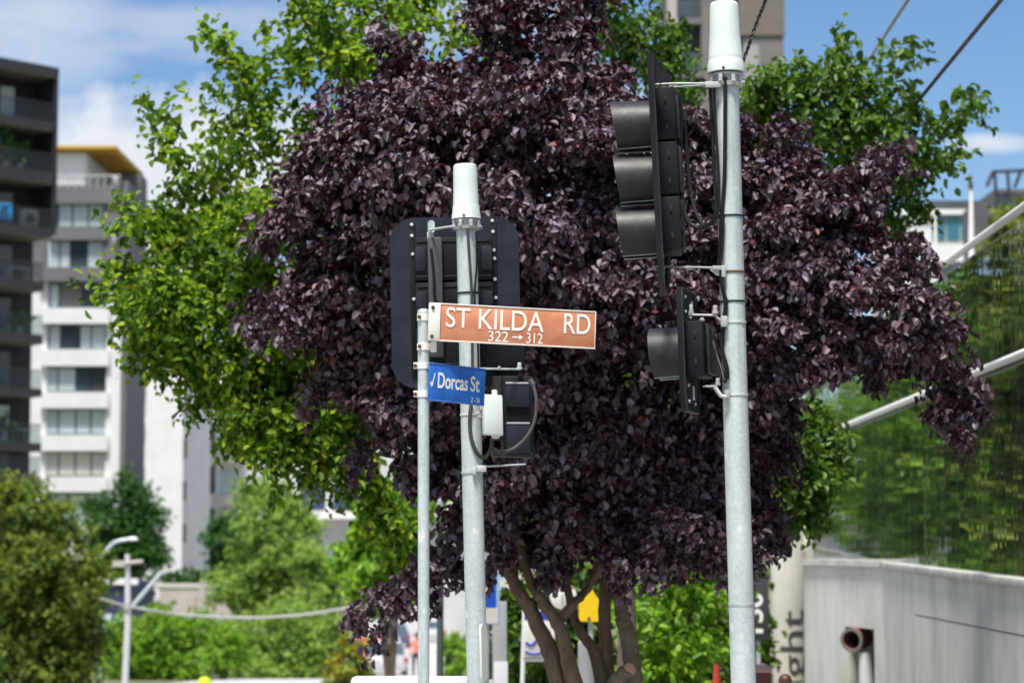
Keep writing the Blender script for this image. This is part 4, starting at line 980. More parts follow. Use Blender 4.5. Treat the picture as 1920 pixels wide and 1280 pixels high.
MB().lathe(g, (0, 0, 1), [(.03, .075), (zt_*.45, .055), (zt_*.97, .026), (zt_, .02), (zt_, .001)], 24).build('body', M['orange'], cn)
MB().box(g.x-.17, g.x+.17, 21.83, 22.17, g.z, g.z+.03, .008).build('base', M['tyre'], cn)
MB().lathe(g+Vector((0, 0, zt_*.5)), (0, 0, 1), [(0, .056), (zt_*.2, .046)], 24).build('collar', M['signwhite'], cn)
# parking sign beside the middle pole
d = 22.5
def post_sign(name, label, px, d, top_py, r, mat='galv', cat='sign'):
    g = groundz(px, d); t = thing(name, label, cat, g)
    tp = P(px, top_py, d); MB().tube([g, (g.x, d, tp.z)], r, 12).build('post', M[mat], t); return t
t = post_sign('parking_sign', 'blue and white parking sign half hidden behind the middle pole', 912, d, 1072, .03)
MB().pxbox(884, 937, 1072, 1170, d-.05, .012, .003).build('panel', M['skyblue'], t)
MB().pxbox(887, 930, 1080, 1138, d-.054, .004).build('blue_field', M['posblue'], t)
MB().pxbox(887, 934, 1139, 1168, d-.054, .004).build('lower_plate', M['signwhite'], t)
lt = MB(); q0 = P(894, 1128, d-.056); q1 = P(919, 1086, d-.056)
fit_text(lt, 'P', 0, 1, 0, 1, lambda u, w: Vector((q0.x+(q1.x-q0.x)*u, d-.057, q0.z+(q1.z-q0.z)*w)), .03); lt.build('lettering', M['signwhite'], t, smooth=False)
g = groundz(937, 25)
tt = thing('cabinet', 'tall pale grey street cabinet behind the parking sign', 'cabinet', g)
MB().box(g.x-.075, g.x+.075, 25, 25.3, g.z, P(937, 1128, 25).z, .01).build('body', M['steelgrey'], tt)
MB().box(g.x-.06, g.x+.085, 24.95, 25.0, g.z, P(937, 1240, 25).z, .006).build('base_cover', M['blight'], tt)
# framed real estate board
d = 24.0
g = groundz(976, d)
t = thing('notice_board', 'white framed blue and white notice board left of the leaning tree stems', 'notice board', g)
tp = P(976, 1140, d)
mb = MB()
mb.tube([g, (g.x+.04, d, tp.z)], .022, 10); g2 = groundz(1036, d); mb.tube([g2, (g2.x, d, tp.z)], .022, 10); mb.tube([(g.x+.03, d, P(976, 1236, d).z), (g2.x, d, P(976, 1236, d).z)], .018, 8)
mb.build('frame', M['whitepaint'], t)
MB().pxbox(981, 1032, 1143, 1232, d-.03, .02, .003).build('panel', M['signwhite'], t)
mb = MB().pxbox(983, 1031, 1145, 1161, d-.034, .004)
mb.tube(bez([P(986, 1204, d-.035), P(996, 1209, d-.035), P(1004, 1202, d-.035), P(1008, 1196, d-.035), P(1016, 1201, d-.035)], 5), .012, 6)
mb.tube(bez([P(985, 1221, d-.035), P(1000, 1226, d-.035), P(1018, 1222, d-.035)], 5), .010, 6)
mb.build('blue_marking', pbr('board_blue', (.03, .07, .42), .5), t)
# round red topped sign and yellow pentagon sign behind the stems
t = post_sign('round_sign', 'round white sign with a red top between the tree stems', 1056, 24.5, 1095, .025)
c = P(1056, 1117, 24.44)
rr_ = 25/S(24.5)
pan = MB().lathe(c, (0, -1, 0), [(0, rr_), (.012, rr_), (.014, rr_*.97), (.0145, .001)], 32).build('panel', M['signwhite'], t)
mb = MB(); arc = [(rr_*.99*math.cos(R(a)), rr_*.99*math.sin(R(a))) for a in range(38, 143, 8)]
mb.prism(c+Vector((0, -.018, 0)), (1, 0, 0), (0, 0, 1), arc, 0, .003) ; mb.build('red_segment', M['signred2'], t)
mb = MB(); mb.pxbox(1053, 1056, 1113, 1129, 24.41, .002); mb.build('marking', M['steelgrey'], t)
t = post_sign('warning_sign', 'yellow pentagon warning sign seen between the dark tree stems', 1107, 25, 1105, .025, 'galv')
d = 24.94; s_ = 1/S(d)
MB().prism(P(1106, 1135, d), (1, 0, 0), (0, 0, 1), [(-20*s_, -29*s_), (20*s_, -29*s_), (21*s_, 6*s_), (2*s_, 33*s_), (-21*s_, 6*s_)], -.006, .006).build('panel', M['yellow'], t)
MB().pxbox(1102, 1107, 1156, 1163, d-.012, .004).build('marking', M['bslab'], t)
g = groundz(1098, 22); t_ = P(1098, 1198, 22)
tag(MB().lathe(g, (0, 0, 1), [(0, .075), (t_.z-g.z-.03, .075), (t_.z-g.z-.01, .06), (t_.z-g.z, .001)], 24).build('bollard', M['blight'], loc=g), 'pale grey bollard standing between the purple tree stems', 'bollard')
g = groundz(825, 25); t = thing('pole', 'thin dark green grey pole between the sign post and the middle pole', 'pole', g)
MB().tube([g, P(826, 1100, 25), P(825, 950, 25)], [.034, .034, .03], 12).build('shaft', M['darkpole'], t)
MB().lathe(P(825, 950, 25), (0, 0, 1), [(0, .036), (.05, .036), (.09, .026), (.1, .001)], 16).build('cap', M['galv_dull'], t)
# low white barrier
d = 14.6; a = P(657, 1290, d); b = P(884, 1268, d)
t = thing('barrier', 'low white rail barrier at the bottom edge left of the sign post', 'barrier', (a.x, d, 0))
MB().box(a.x, b.x, d, d+.12, b.z-.16, b.z, .03).build('beam', M['whitepaint'], t)
for x in (a.x+.12, b.x-.12): MB().box(x-.04, x+.04, d+.02, d+.10, ground_z(x, d)-.02, b.z-.17).build('leg', M['whitepaint'], t)
d = 60; c = P(388, 1281, d); g = groundz(388, d)
tag(MB().lathe(g, (0, 0, 1), [(0, .16), (c.z-g.z-.0, .175)] + [(c.z-g.z+.175*math.sin(R(a_)), max(.001, .175*math.cos(R(a_)))) for a_ in range(10, 91, 10)], 24).build('bollard', M['lime'], loc=g), 'lime yellow dome topped bollard at the bottom edge among the street trees', 'bollard')

# ------------------------------------------------------------------ lamp pole with its cable, lower left
d = 60
g = groundz(240, d)
t = thing('street_pole', 'slim white street pole with one raised arm in front of the street trees', 'street pole', g)
MB().tube([g, P(240, 1160, d), P(239, 1038, d)], [.085, .08, .065], 16).build('shaft', M['blight'], t)
MB().tube([P(246, 1138, d), P(272, 1108, d), P(304, 1070, d)], [.05, .05, .045], 10).build('arm', M['galv'], t)
mb = MB(); mb.tube([P(214, 1057, d-.1), P(268, 1052, d-.1)], .05, 8); mb.box(P(228, 0, d).x, P(250, 0, d).x, d-.15, d-.05, P(0, 1062, d).z, P(0, 1050, d).z)
mb.build('insulator', M['beige'], t)
mb = MB(); c = P(240, 1136, d); mb.lathe(c-Vector((0, 0, .08)), (0, 0, 1), [(0, .10), (0, .125), (.16, .125), (.16, .10)], 20); mb.build('band', M['galv_dull'], t)
d = 76; g = groundz(158, d)
t = thing('street_lamp', 'street lamp with a bent arm reaching out of the olive tree', 'street lamp', g)
MB().tube([g, P(156, 1090, d)], .09, 12).build('shaft', M['galv'], t)
MB().tube(bez([P(156, 1092, d), P(185, 1052, d), P(208, 1022, d), P(222, 1014, d), P(240, 1011, d)], 6), .06, 10).build('arm', M['galv'], t)
MB().sphere(P(249, 1010, d), .13, 14, 8, (1.25, .9, .55)).build('lamp_head', M['whitepaint'], t)
d = 60
wire('thick pale cable sagging from the white street pole across the street trees', [P(40, 1075, d+24), P(190, 1122, d+9), P(246, 1137, d), P(330, 1150, d), P(430, 1157, d), P(530, 1155, d), P(640, 1141, d), P(900, 1090, d), P(1300, 1000, d)], .036, 'wirepale', 'cable')
#NEXT2
# ------------------------------------------------------------------ dark apartment block, far left
d = 140.0
c0 = P(103, 640, d); gz = ground_z(c0.x, d)-.3
da = thing('apartment_building', 'dark charcoal apartment block with curved balconies at the left edge', 'building', (c0.x, d, gz), R(40))
def zz(py, dd=d): return P(960, py, dd).z - gz
def bulge(x, x0, x1, amt): t = (x-x0)/(x1-x0)*2-1; return -amt*(1-t*t)
def slab_poly(x0, x1, back, amt, off=0.0):
    n = 14; pts = [(x1-(x1-x0)*i/n, off+bulge(x1-(x1-x0)*i/n, x0, x1, amt)) for i in range(n+1)]
    return pts + [(x0, back), (x1, back)]
def DL(mb, name, mat, par=da, **k): return mb.build(name, M[mat], par, local=True, **k)
xo = -20.0
ztop = zz(128)
DL(MB().box(xo, -.2, 2.4, 14, 0, ztop-.3), 'wall', 'bdark')
DL(MB().prism((0, 0, 0), (1, 0, 0), (0, 1, 0), slab_poly(xo, 0, 14, 1.0), ztop-.55, ztop), 'roof', 'bslab')
DL(MB().prism((0, 0, 0), (1, 0, 0), (0, 1, 0), slab_poly(xo, -.1, 13, .9), ztop-.62, ztop-.552), 'soffit', 'soffit')
inset = -.78                     # the lower floors stop short of the corner fin
DL(MB().box(-.28, 0, .05, 13.9, zz(440), ztop-.56), 'side_wall', 'bdark')
slabs = [(231, 246, 0), (325, 346, 0), (430, 446, 0), (530, 546, 1), (629, 645, 1), (730, 743, 1), (831, 845, 1), (893, 908, 1)]
rb = random.Random(3)
win_i = 0
for i, (y0, y1, low) in enumerate(slabs):
    x1 = inset if low else -.3
    z0, z1 = zz(y1), zz(y0)
    DL(MB().prism((0, 0, 0), (1, 0, 0), (0, 1, 0), slab_poly(xo, x1, 2.38, 1.0), z0, z1), 'balcony_slab', 'bslab')
    DL(MB().prism((0, 0, 0), (1, 0, 0), (0, 1, 0), slab_poly(xo, x1-.05, 2.3, .92), z0-.06, z0-.004), 'soffit', 'soffit')
    # glass balustrade following the slab edge, with a top rail
    mb = MB(); mr = MB(); n = 14
    e = [Vector((x1-(x1-xo)*k/n, bulge(x1-(x1-xo)*k/n, xo, x1, 1.0)+.06, z1+.004)) for k in range(n+1)]
    for k in range(n):
        mb.add([e[k], e[k+1], e[k+1]+Vector((0, .03, 1.02)), e[k]+Vector((0, .03, 1.02))], [(0, 1, 2, 3)])
    mr.tube([v+Vector((0, .01, 1.06)) for v in e], .03, 6)
    b_ = DL(mb, 'balustrade', 'seeglass', smooth=False); DL(mr, 'rail', 'bslab', b_)
    # sliding doors in the recess
    for k in range(6):
        xa = -1.6-2.9*k
        if xa-1.9 < xo: continue
        w = DL(MB().box(xa-1.9, xa, 2.33, 2.398, z1+.05, z1+2.3), 'window', 'bslab')
        DL(MB().box(xa-1.85, xa-.98, 2.30, 2.329, z1+.1, z1+2.24), 'pane', rb.choice(['windark', 'winpale', 'windark']), w)
        DL(MB().box(xa-.93, xa-.05, 2.30, 2.329, z1+.1, z1+2.24), 'pane', rb.choice(['windark', 'windark', 'winpale']), w)
# things left on its balconies
def dal(x, y, z): return Vector((c0.x, d, gz)) + Matrix.Rotation(R(40), 3, 'Z') @ Vector((x, y, z))
def pot_plant(x, z, label, h=1.3):
    p = dal(x, .5, z); t = thing('potted_plant', label, 'potted plant', p)
    MB().lathe(p, (0, 0, 1), [(0, .16), (.4, .22), (.42, .19), (.36, .18)], 14).build('pot', M['blight'], t)
    n = 60; pos = np.array(p)+np.array([0, 0, .4+h*.45])+rng.normal(size=(n, 3))*np.array([.32, .32, h*.3])
    leaf_mesh('foliage', pos, unit(n)+np.array([0, 0, .3]), unit(n)+np.array([0, 0, .6]), np.full(n, .42), np.full(n, .2), M['fardark'], t)
z2 = zz(325); z3 = zz(430)
pot_plant(-2.2, z2, 'leafy potted plant on the second balcony from the top, nearer the corner', 1.5)
pot_plant(-3.1, z2, 'taller potted plant on the second balcony from the top, left of the other', 2.0)
pot_plant(-2.9, zz(831)+.0, 'green potted plant on a lower balcony of the dark apartments', 1.0)
pot_plant(-2.0, zz(629), 'small potted plant on a middle balcony of the dark apartments', .9)
p = dal(-1.45, .75, z3+.02); t = thing('air_conditioner', 'pale boxy air conditioner unit on the third balcony', 'air conditioner', p)
MB().cbox(p+Vector((0, 0, .55)), Vector((math.cos(R(40)), math.sin(R(40)), 0)), Vector((-math.sin(R(40)), math.cos(R(40)), 0)), (0, 0, 1), 1.15, .4, 1.05, .05).build('casing', M['soffit'] if 0 else M['beige'], t)
MB().lathe(p+Vector((math.sin(R(40))*.205, -math.cos(R(40))*.205, .55)), (math.sin(R(40)), -math.cos(R(40)), 0), [(0, .3), (.02, .3), (.022, .05)], 20).build('fan_grille', M['bslab'], t)
xv = Vector((math.cos(R(40)), math.sin(R(40)), 0)); yv = Vector((-math.sin(R(40)), math.cos(R(40)), 0))
p = dal(-3.55, -.42, z3+.05); tag(MB().cbox(p+Vector((0, 0, .62)), xv, yv, (0, 0, 1), .8, .04, 1.0, .015).build('towel', M['cloth_blue'], loc=p), 'bright blue towel hanging over the third balcony', 'towel')
p = dal(-4.5, -.52, z3+.05); tag(MB().cbox(p+Vector((0, 0, .62)), xv, yv, (0, 0, 1), .9, .04, 1.0, .015).build('towel', M['bwhite'], loc=p), 'white towel hanging on the third balcony left of the blue one', 'towel')
for py, x, mt, lab in ((831, -1.9, 'bwhite', 'white folded chairs on the lowest clear balcony'), (530, -2.2, 'bwhite', 'white outdoor table on the fourth balcony from the top')):
    p = dal(x, .6, zz(py)+.01); t = thing('outdoor_table', lab.replace('folded chairs', 'outdoor table'), 'table', p)
    MB().cbox(p+Vector((0, 0, .74)), xv, yv, (0, 0, 1), 1.3, .7, .05, .01).build('tabletop', M[mt], t)
    for a in (-.55, .55):
        for b in (-.28, .28): MB().tube([p+xv*a+yv*b, p+xv*a+yv*b+Vector((0, 0, .72))], .03, 6).build('leg', M[mt], t)

# ------------------------------------------------------------------ white and grey apartment block
d = 170.0; s_ = 1/S(d)
a = P(228, 640, d); gz = ground_z(a.x, d)-.3
wa = thing('apartment_building', 'white and grey apartment block with a golden roof soffit', 'building', (a.x, d, gz))
def wx(px): return P(px, 640, d).x
def wz(py): return P(960, py, d).z
def W_(mb, name, mat, par=wa, **k): return mb.build(name, M[mat], par, **k)
xl, xr = wx(-40), wx(228)
W_(MB().box(xl, xr, d+.6, d+9, gz, wz(520)), 'wall', 'bwhite')
W_(MB().box(xr-.02, xr+.35, d-.1, d+9.0, gz, wz(340)), 'side_wall', 'bgrey')
W_(MB().box(xl, wx(215), d+.5, d+9, wz(520)+.01, wz(345)), 'upper_wall', 'bgrey')
W_(MB().box(wx(192), wx(228), d, d+.58, wz(520)+.01, wz(358)), 'corner_panel', 'bgrey')
# white piers and spandrels
W_(MB().box(wx(200), xr-.03, d, d+.59, gz, wz(528)), 'pier', 'bwhite'); W_(MB().box(wx(60), wx(88), d+.1, d+.59, gz, wz(528)), 'pier', 'bwhite')
for y0, y1, fx in ((578, 607, -.45), (655, 686, -.3), (735, 765, -.3), (815, 845, -.3), (893, 922, -.3), (985, 1100, -.3)):
    W_(MB().box(wx(78), wx(206), d+fx, d+.3, wz(y1), wz(y0)), 'spandrel', 'bwhite')
W_(MB().box(wx(70), wx(204), d-.5, d+.4, wz(528), wz(502)), 'spandrel', 'bgrey')
W_(MB().box(wx(88), wx(200), d-.2, d+.49, wz(450), wz(426)), 'spandrel', 'bgrey')
W_(MB().box(wx(88), wx(222), d-.25, d+.49, wz(382), wz(354)), 'spandrel', 'bgrey')
rw = random.Random(8)
def window(y0, y1, xs, mats):
    w = W_(MB().box(wx(xs[0])-.05, wx(xs[-1])+.05, d+.36, d+.49, wz(y1), wz(y0)), 'window', 'bslab')
    for i in range(len(xs)-1): W_(MB().box(wx(xs[i])+.06, wx(xs[i+1])-.06, d+.30, d+.355, wz(y1)+.06, wz(y0)-.06), 'pane', mats[i], w)
window(366, 425, (104, 131, 161, 191), ('winpale', 'winpale', 'winpale'))
window(450, 501, (84, 108, 128, 160, 191), ('winpale', 'winpale', 'windark', 'winpale'))
window(531, 576, (90, 108, 152, 196), ('winpale', 'stone', 'windark'))
window(609, 654, (90, 112, 148, 170, 198), ('winpale', 'windark', 'winpale', 'winpale'))
window(688, 733, (86, 108, 142, 170, 200), ('winpale', 'winpale', 'windark', 'teal' if 0 else 'balustrade'))
window(767, 813, (86, 110, 143, 171, 201), ('winpale',)*4)
window(847, 891, (86, 112, 143, 173, 203), ('wincream',)*4)
window(924, 984, (95, 130, 165, 200), ('winpale', 'winpale', 'winpale'))
W_(MB().box(xr-.6, xr-.45, d-.6, d-.2, wz(456), wz(424), .1), 'vent_box', 'bwhite')
# penthouse under the golden soffit
W_(MB().box(wx(60), wx(152), d+.6, d+14, wz(345), wz(284)), 'penthouse_wall', 'whitepaint')
gx = wx(152)
W_(MB().box(gx+.01, gx+.05, d+1.0, d+13.9, wz(345), wz(284)), 'penthouse_glazing', 'winpale')
for k in range(12): W_(MB().box(gx+.055, gx+.14, d+.7+k*1.15, d+.85+k*1.15, wz(345), wz(284)), 'mullion', 'whitepaint')
mb = MB(); mb.tube([(wx(90), d-.1, wz(330)), (wx(222), d-.1, wz(330))], .05, 6)
for px in range(95, 222, 14): mb.tube([(wx(px), d-.1, wz(354)), (wx(px), d-.1, wz(330))], .03, 6)
W_(mb, 'roof_rail', 'blight')
rf = W_(MB().box(wx(40), wx(213), d-.3, d+12.7, wz(281)+.05, wz(274)), 'roof', 'yellowsoffit')
for k in range(16): W_(MB().box(wx(60), wx(212)-.1, d+.0+k*.78, d+.26+k*.78, wz(281)-.08, wz(281)+.045), 'soffit_batten', 'yellowsoffit', rf)
q0 = P(219, 380, d+9.2); q1 = P(264, 326, d+9.2)
W_(MB().box(q0.x, q1.x, d+9.2, d+12.4, q0.z, q1.z), 'plant_room', 'bgrey')

# ------------------------------------------------------------------ pale grey tower
d = 200.0
pn = P(345, 640, d); gz = ground_z(pn.x, d)-.3
gt = thing('tower_building', 'pale grey tower with a narrow column of small dark windows behind the green tree', 'building', (pn.x, d, gz))
zt = P(0, 425, d).z
pl_ = P(262, 640, d+3.2); prr = P(396, 640, d+6)
ul = Vector((pl_.x-pn.x, 3.2, 0)); ur = Vector((prr.x-pn.x, 6, 0))
nc = Vector((pn.x, d, gz))
MB().frame_box(nc, ul, ur, (0, 0, zt-gz)).build('wall', M['bwhite'], gt, smooth=False)
nr = Vector((ur.y, -ur.x, 0)).normalized(); nl = Vector((ul.y, -ul.x, 0)).normalized(); nl = nl if nl.y < 0 else -nl
MB().frame_box(nc+nr*.03+Vector((0, 0, .1)), ur, -nr*.02, (0, 0, zt-gz-.2)).build('side_wall', M['bwhite'], gt, smooth=False)
for k in range(11):
    py = 505+k*79
    z0, z1 = P(0, py+45, d).z, P(0, py, d).z
    if z0 < gz+1: continue
    for f0, f1 in ((.86, .97),):
        w = MB().frame_box(nc+ul*f0+nl*.05+Vector((0, 0, z0-gz)), ul*(f1-f0), -nl*.04, (0, 0, z1-z0)).build('window', M['recess_dark'], gt, smooth=False)
        MB().frame_box(nc+ul*(f0-.03)+nl*.35+Vector((0, 0, z0-gz-1.0)), ul*.16, -nl*.3, (0, 0, .9)).build('balcony', M['bwhite'], gt, smooth=False)
    z0, z1 = P(0, py+38, d).z, P(0, py+2, d).z
    MB().frame_box(nc+ur*.02+nr*.07+Vector((0, 0, z0-gz)), ur*.10, -nr*.03, (0, 0, z1-z0)).build('window', M['bgrey'], gt, smooth=False)
d = 212.0
e0 = P(392, 640, d); gz2 = ground_z(e0.x, d)-.3
gw = thing('apartment_building', 'cream and white apartment wing with stacked balconies beside the grey tower', 'building', (e0.x, d, gz2))
x0, x1 = P(380, 0, d).x, P(462, 0, d).x
MB().box(x0, x1, d+1.2, d+12, gz2, P(0, 690, d).z).build('wall', M['bwhite'], gw)
for k in range(6):
    py = 720+k*80
    z0 = P(0, py+40, d).z
    MB().box(x0+.3, x0+1.4, d+1.13, d+1.19, z0-.2, P(0, py-8, d).z).build('window', M['recess_dark'], gw)
    MB().box(x0+1.8, x1-.4, d+1.12, d+1.19, z0-.2, P(0, py-2, d).z).build('window', M['winpale'], gw)
    MB().box(x0+1.5, x1, d, d+1.1, z0-1.3, z0-.3).build('balcony', M['cream'], gw)

# ------------------------------------------------------------------ low buildings along the side street
d = 170.0
g = P(620, 640, d); gz = ground_z(g.x, d)-.3
lb = thing('office_building', 'low grey building with blue windows and a white roof edge behind the pale trees', 'building', (g.x, d, gz))
def bxp(mb, x0, x1, y0, y1, dd, dep): a_ = P(x0, y1, dd); b_ = P(x1, y0, dd); return mb.box(a_.x, b_.x, dd, dd+dep, a_.z, b_.z)
MB().box(P(470, 0, d).x, P(1000, 0, d).x, d+.5, d+14, gz, P(0, 862, d).z).build('wall', M['blight'], lb)
bxp(MB(), 470, 1000, 958, 972, d-.6, 1.0).build('roof_edge', M['whitepaint'], lb)
for x in range(500, 780, 62): w = bxp(MB(), x, x+48, 905, 955, d+.44, .05).build('window', M['bslab'], lb); bxp(MB(), x+2, x+46, 907, 953, d+.40, .035).build('pane', M['cloth_blue'] if 0 else M['navy'], w)
d = 98.0
g = P(215, 640, d); gz = ground_z(g.x, d)-.3
nb = thing('shop_building', 'low navy fronted building with a white parapet between the lamp pole and olive tree', 'building', (g.x, d, gz))
MB().box(P(150, 0, d).x, P(255, 0, d).x, d, d+7, gz, P(0, 1092, d).z).build('wall', M['navy'], nb)
bxp(MB(), 176, 258, 1084, 1095, d-.15, .3).build('parapet', M['whitepaint'], nb)
for x in (162, 190, 216): bxp(MB(), x, x+20, 1150, 1195, d-.05, .04).build('window', M['winpale'], nb)
bxp(MB(), 186, 205, 1235, 1300, d-.05, .04).build('door', M['winpale'], nb)
d = 125.0
g = P(390, 640, d); gz = ground_z(g.x, d)-.3
bw_ = thing('garden_wall', 'beige masonry wall in front of the pale grey tower', 'wall', (g.x, d, gz))
bxp(MB(), 296, 470, 1100, 1330, d, .4).build('wall', M['beige'], bw_)
bxp(MB(), 294, 472, 1093, 1101, d-.05, .5).build('coping', M['cream'], bw_)
bxp(MB(), 372, 384, 1085, 1330, d-.1, .6).build('pier', M['beige'], bw_)
tag(thing('hedge', 'clipped green hedge on top of the beige wall', 'hedge', P(350, 1095, d+1.5)), None, None)
hd = bpy.data.objects['hedge']
C, O = crown_points([(x, 1086, 16) for x in range(300, 470, 14)], d+1.5, 80, .3); leaf_mesh('foliage', *sprigs(C, O, 6, .4, .26, .16, .2, .7), M['fardark'], hd)
d = 205.0
g = P(815, 640, d); gz = ground_z(g.x, d)-.3
wb = thing('white_building', 'long low white building at the end of the pale side street', 'building', (g.x, d, gz))
bxp(MB(), 690, 960, 1122, 1163, d, 12).build('wall', M['whitepaint'], wb)
bxp(MB(), 686, 964, 1116, 1123, d-.5, 13).build('roof', M['bwhite'], wb)
bxp(MB(), 690, 960, 1163.2, 1176, d+.3, 11).build('base', M['blight'], wb)
bxp(MB(), 690, 960, 1176.2, 1260, d+.1, 11).build('plinth', M['blight'], wb)

# tall building in the sky at top centre right
d = 200.0
g = P(1362, 640, d)
tb_ = thing('tower_building', 'tall beige concrete tower with dark balcony recesses behind the tall signal pole', 'building', (g.x, d, 0))
def tbx(x0, x1, y0, y1, dd, dep, name, mat, par=tb_): return bxp(MB(), x0, x1, y0, y1, dd, dep).build(name, M[mat], par)
zt = P(0, -420, d).z
tb0 = MB().box(P(1262, 0, d).x, P(1466, 0, d).x, d+2.0, d+20, 0, zt).build('wall', M['recess_dark'], tb_)
MB().box(P(1385, 0, d).x, P(1470, 0, d).x, d+1.0, d+19, 0, zt).build('corner_pier', M['stone'], tb_)
MB().box(P(1424, 0, d).x, P(1470, 0, d).x, d+.6, d+.98, 0, zt).build('pilaster', M['stone'], tb_)
MB().box(P(1315, 0, d).x, P(1352, 0, d).x, d+.5, d+1.98, 0, zt).build('pier', M['stone'], tb_)
MB().box(P(1252, 0, d).x, P(1270, 0, d).x, d+.5, d+1.98, 0, zt).build('pier', M['beige'], tb_)
tbx(1385, 1470.6, -40, 66, d+.42, .55, 'fascia', 'soffit'); tbx(1352.3, 1420, 72, 300, d+.96, .03, 'panel', 'bgrey'); tbx(1396, 1423.6, 72, 330, d+.7, .25, 'pilaster', 'stone_pale')
for i in range(-5, 7):
    y = 45+i*100
    tbx(1270, 1315, y-12, y, d+.3, 1.6, 'balcony_slab', 'bgrey'); tbx(1272, 1313, y-46, y-14, d+.4, .06, 'balustrade', 'balustrade')
    tbx(1352.3, 1384.6, y-26, y+2, d+.9, 1.05, 'spandrel', 'soffit'); tbx(1424, 1470.5, y-25, y+14, d+.5, .08, 'panel', 'soffit')
# buildings beyond the glass front
d = 150.0
g = P(1790, 640, d)
fb = thing('office_building', 'distant pale building with teal windows above the glass facade rail', 'building', (g.x, d, 0))
MB().box(P(1680, 0, d).x, P(1862, 0, d).x, d+.5, d+12, 0, P(0, 392, d).z).build('wall', M['bwhite'], fb)
bxp(MB(), 1740, 1850, 376, 391.5, d+.8, 8).build('roof_storey', M['balustrade'], fb)
bxp(MB(), 1680, 1864, 392.2, 402, d+.2, 12).build('roof_edge', M['bwhite'], fb)
for x in (1748, 1775, 1802, 1829): bxp(MB(), x, x+24, 404, 450, d+.42, .07).build('window', M['teal'], fb)
for x in (1690, 1716): bxp(MB(), x, x+16, 470, 500, d+.42, .07).build('window', M['winpale'], fb)
for y in (490, 560): bxp(MB(), 1740, 1860, y, y+28, d+.42, .07).build('window', M['windark'], fb)
d = 120.0
g = P(1890, 640, d)
fc = thing('rooftop_house', 'grey building with a dark angular open roof frame at the right edge', 'building', (g.x, d, 0))
MB().box(P(1862, 0, d).x, P(1990, 0, d).x, d+.5, d+9, 0, P(0, 352, d).z).build('wall', M['bgrey'], fc)
mb = MB()
for a_, b_ in (((1850, 350), (1862, 322)), ((1862, 322), (1985, 317)), ((1985, 317), (1995, 348)), ((1889, 322), (1892, 365)), ((1915, 319), (1902, 352)), ((1865, 323), (1868, 368))):
    mb.tube([P(*a_, d), P(*b_, d)], .09, 6); mb.tube([P(*a_, d+5), P(*b_, d+5)], .09, 6)
mb.build('roof_frame', M['bslab'], fc)
for x in (1872, 1897): bxp(MB(), x, x+18, 362, 400, d+.42, .06).build('window', M['windark'], fc)
d = 75.0
g = P(1822, 640, d)
fp = thing('flagpole', 'slim white pole topped by a furled dark pennant above the teal building', 'flagpole', (g.x, d, 0))
MB().tube([(g.x, d, 0), P(1821, 450, d), P(1821, 335, d)], [.10, .09, .04], 10).build('shaft', M['whitepaint'], fp)
MB().lathe(P(1820, 355, d), (0, 0, 1), [(0, .02), (.02, .085), (.18, .07), (.38, .035), (.5, .005)], 10).build('pennant', M['bslab'], fp)
d = 66.0
g = P(1757, 640, d); t = thing('pole', 'slim white pole below the teal windowed building', 'pole', (g.x, d, 0))
MB().lathe((g.x, d, 0), (0, 0, 1), [(0, .12), (8.0, .085), (P(0, 400, d).z, .03)], 12).build('shaft', M['whitepaint'], t)
tree('tree', 'olive tree top rising beside the grey building above the glass facade', 90, 1905, [(1890,410,28),(1910,440,40),(1870,450,28),(1900,500,50),(1850,490,30),(1930,390,30),(1940,480,50)], 'olive', .28, .17, 90, 8, .5, .3, .7, trunk_r=.2, dz=1.2, limbs=False, fork_py=560)

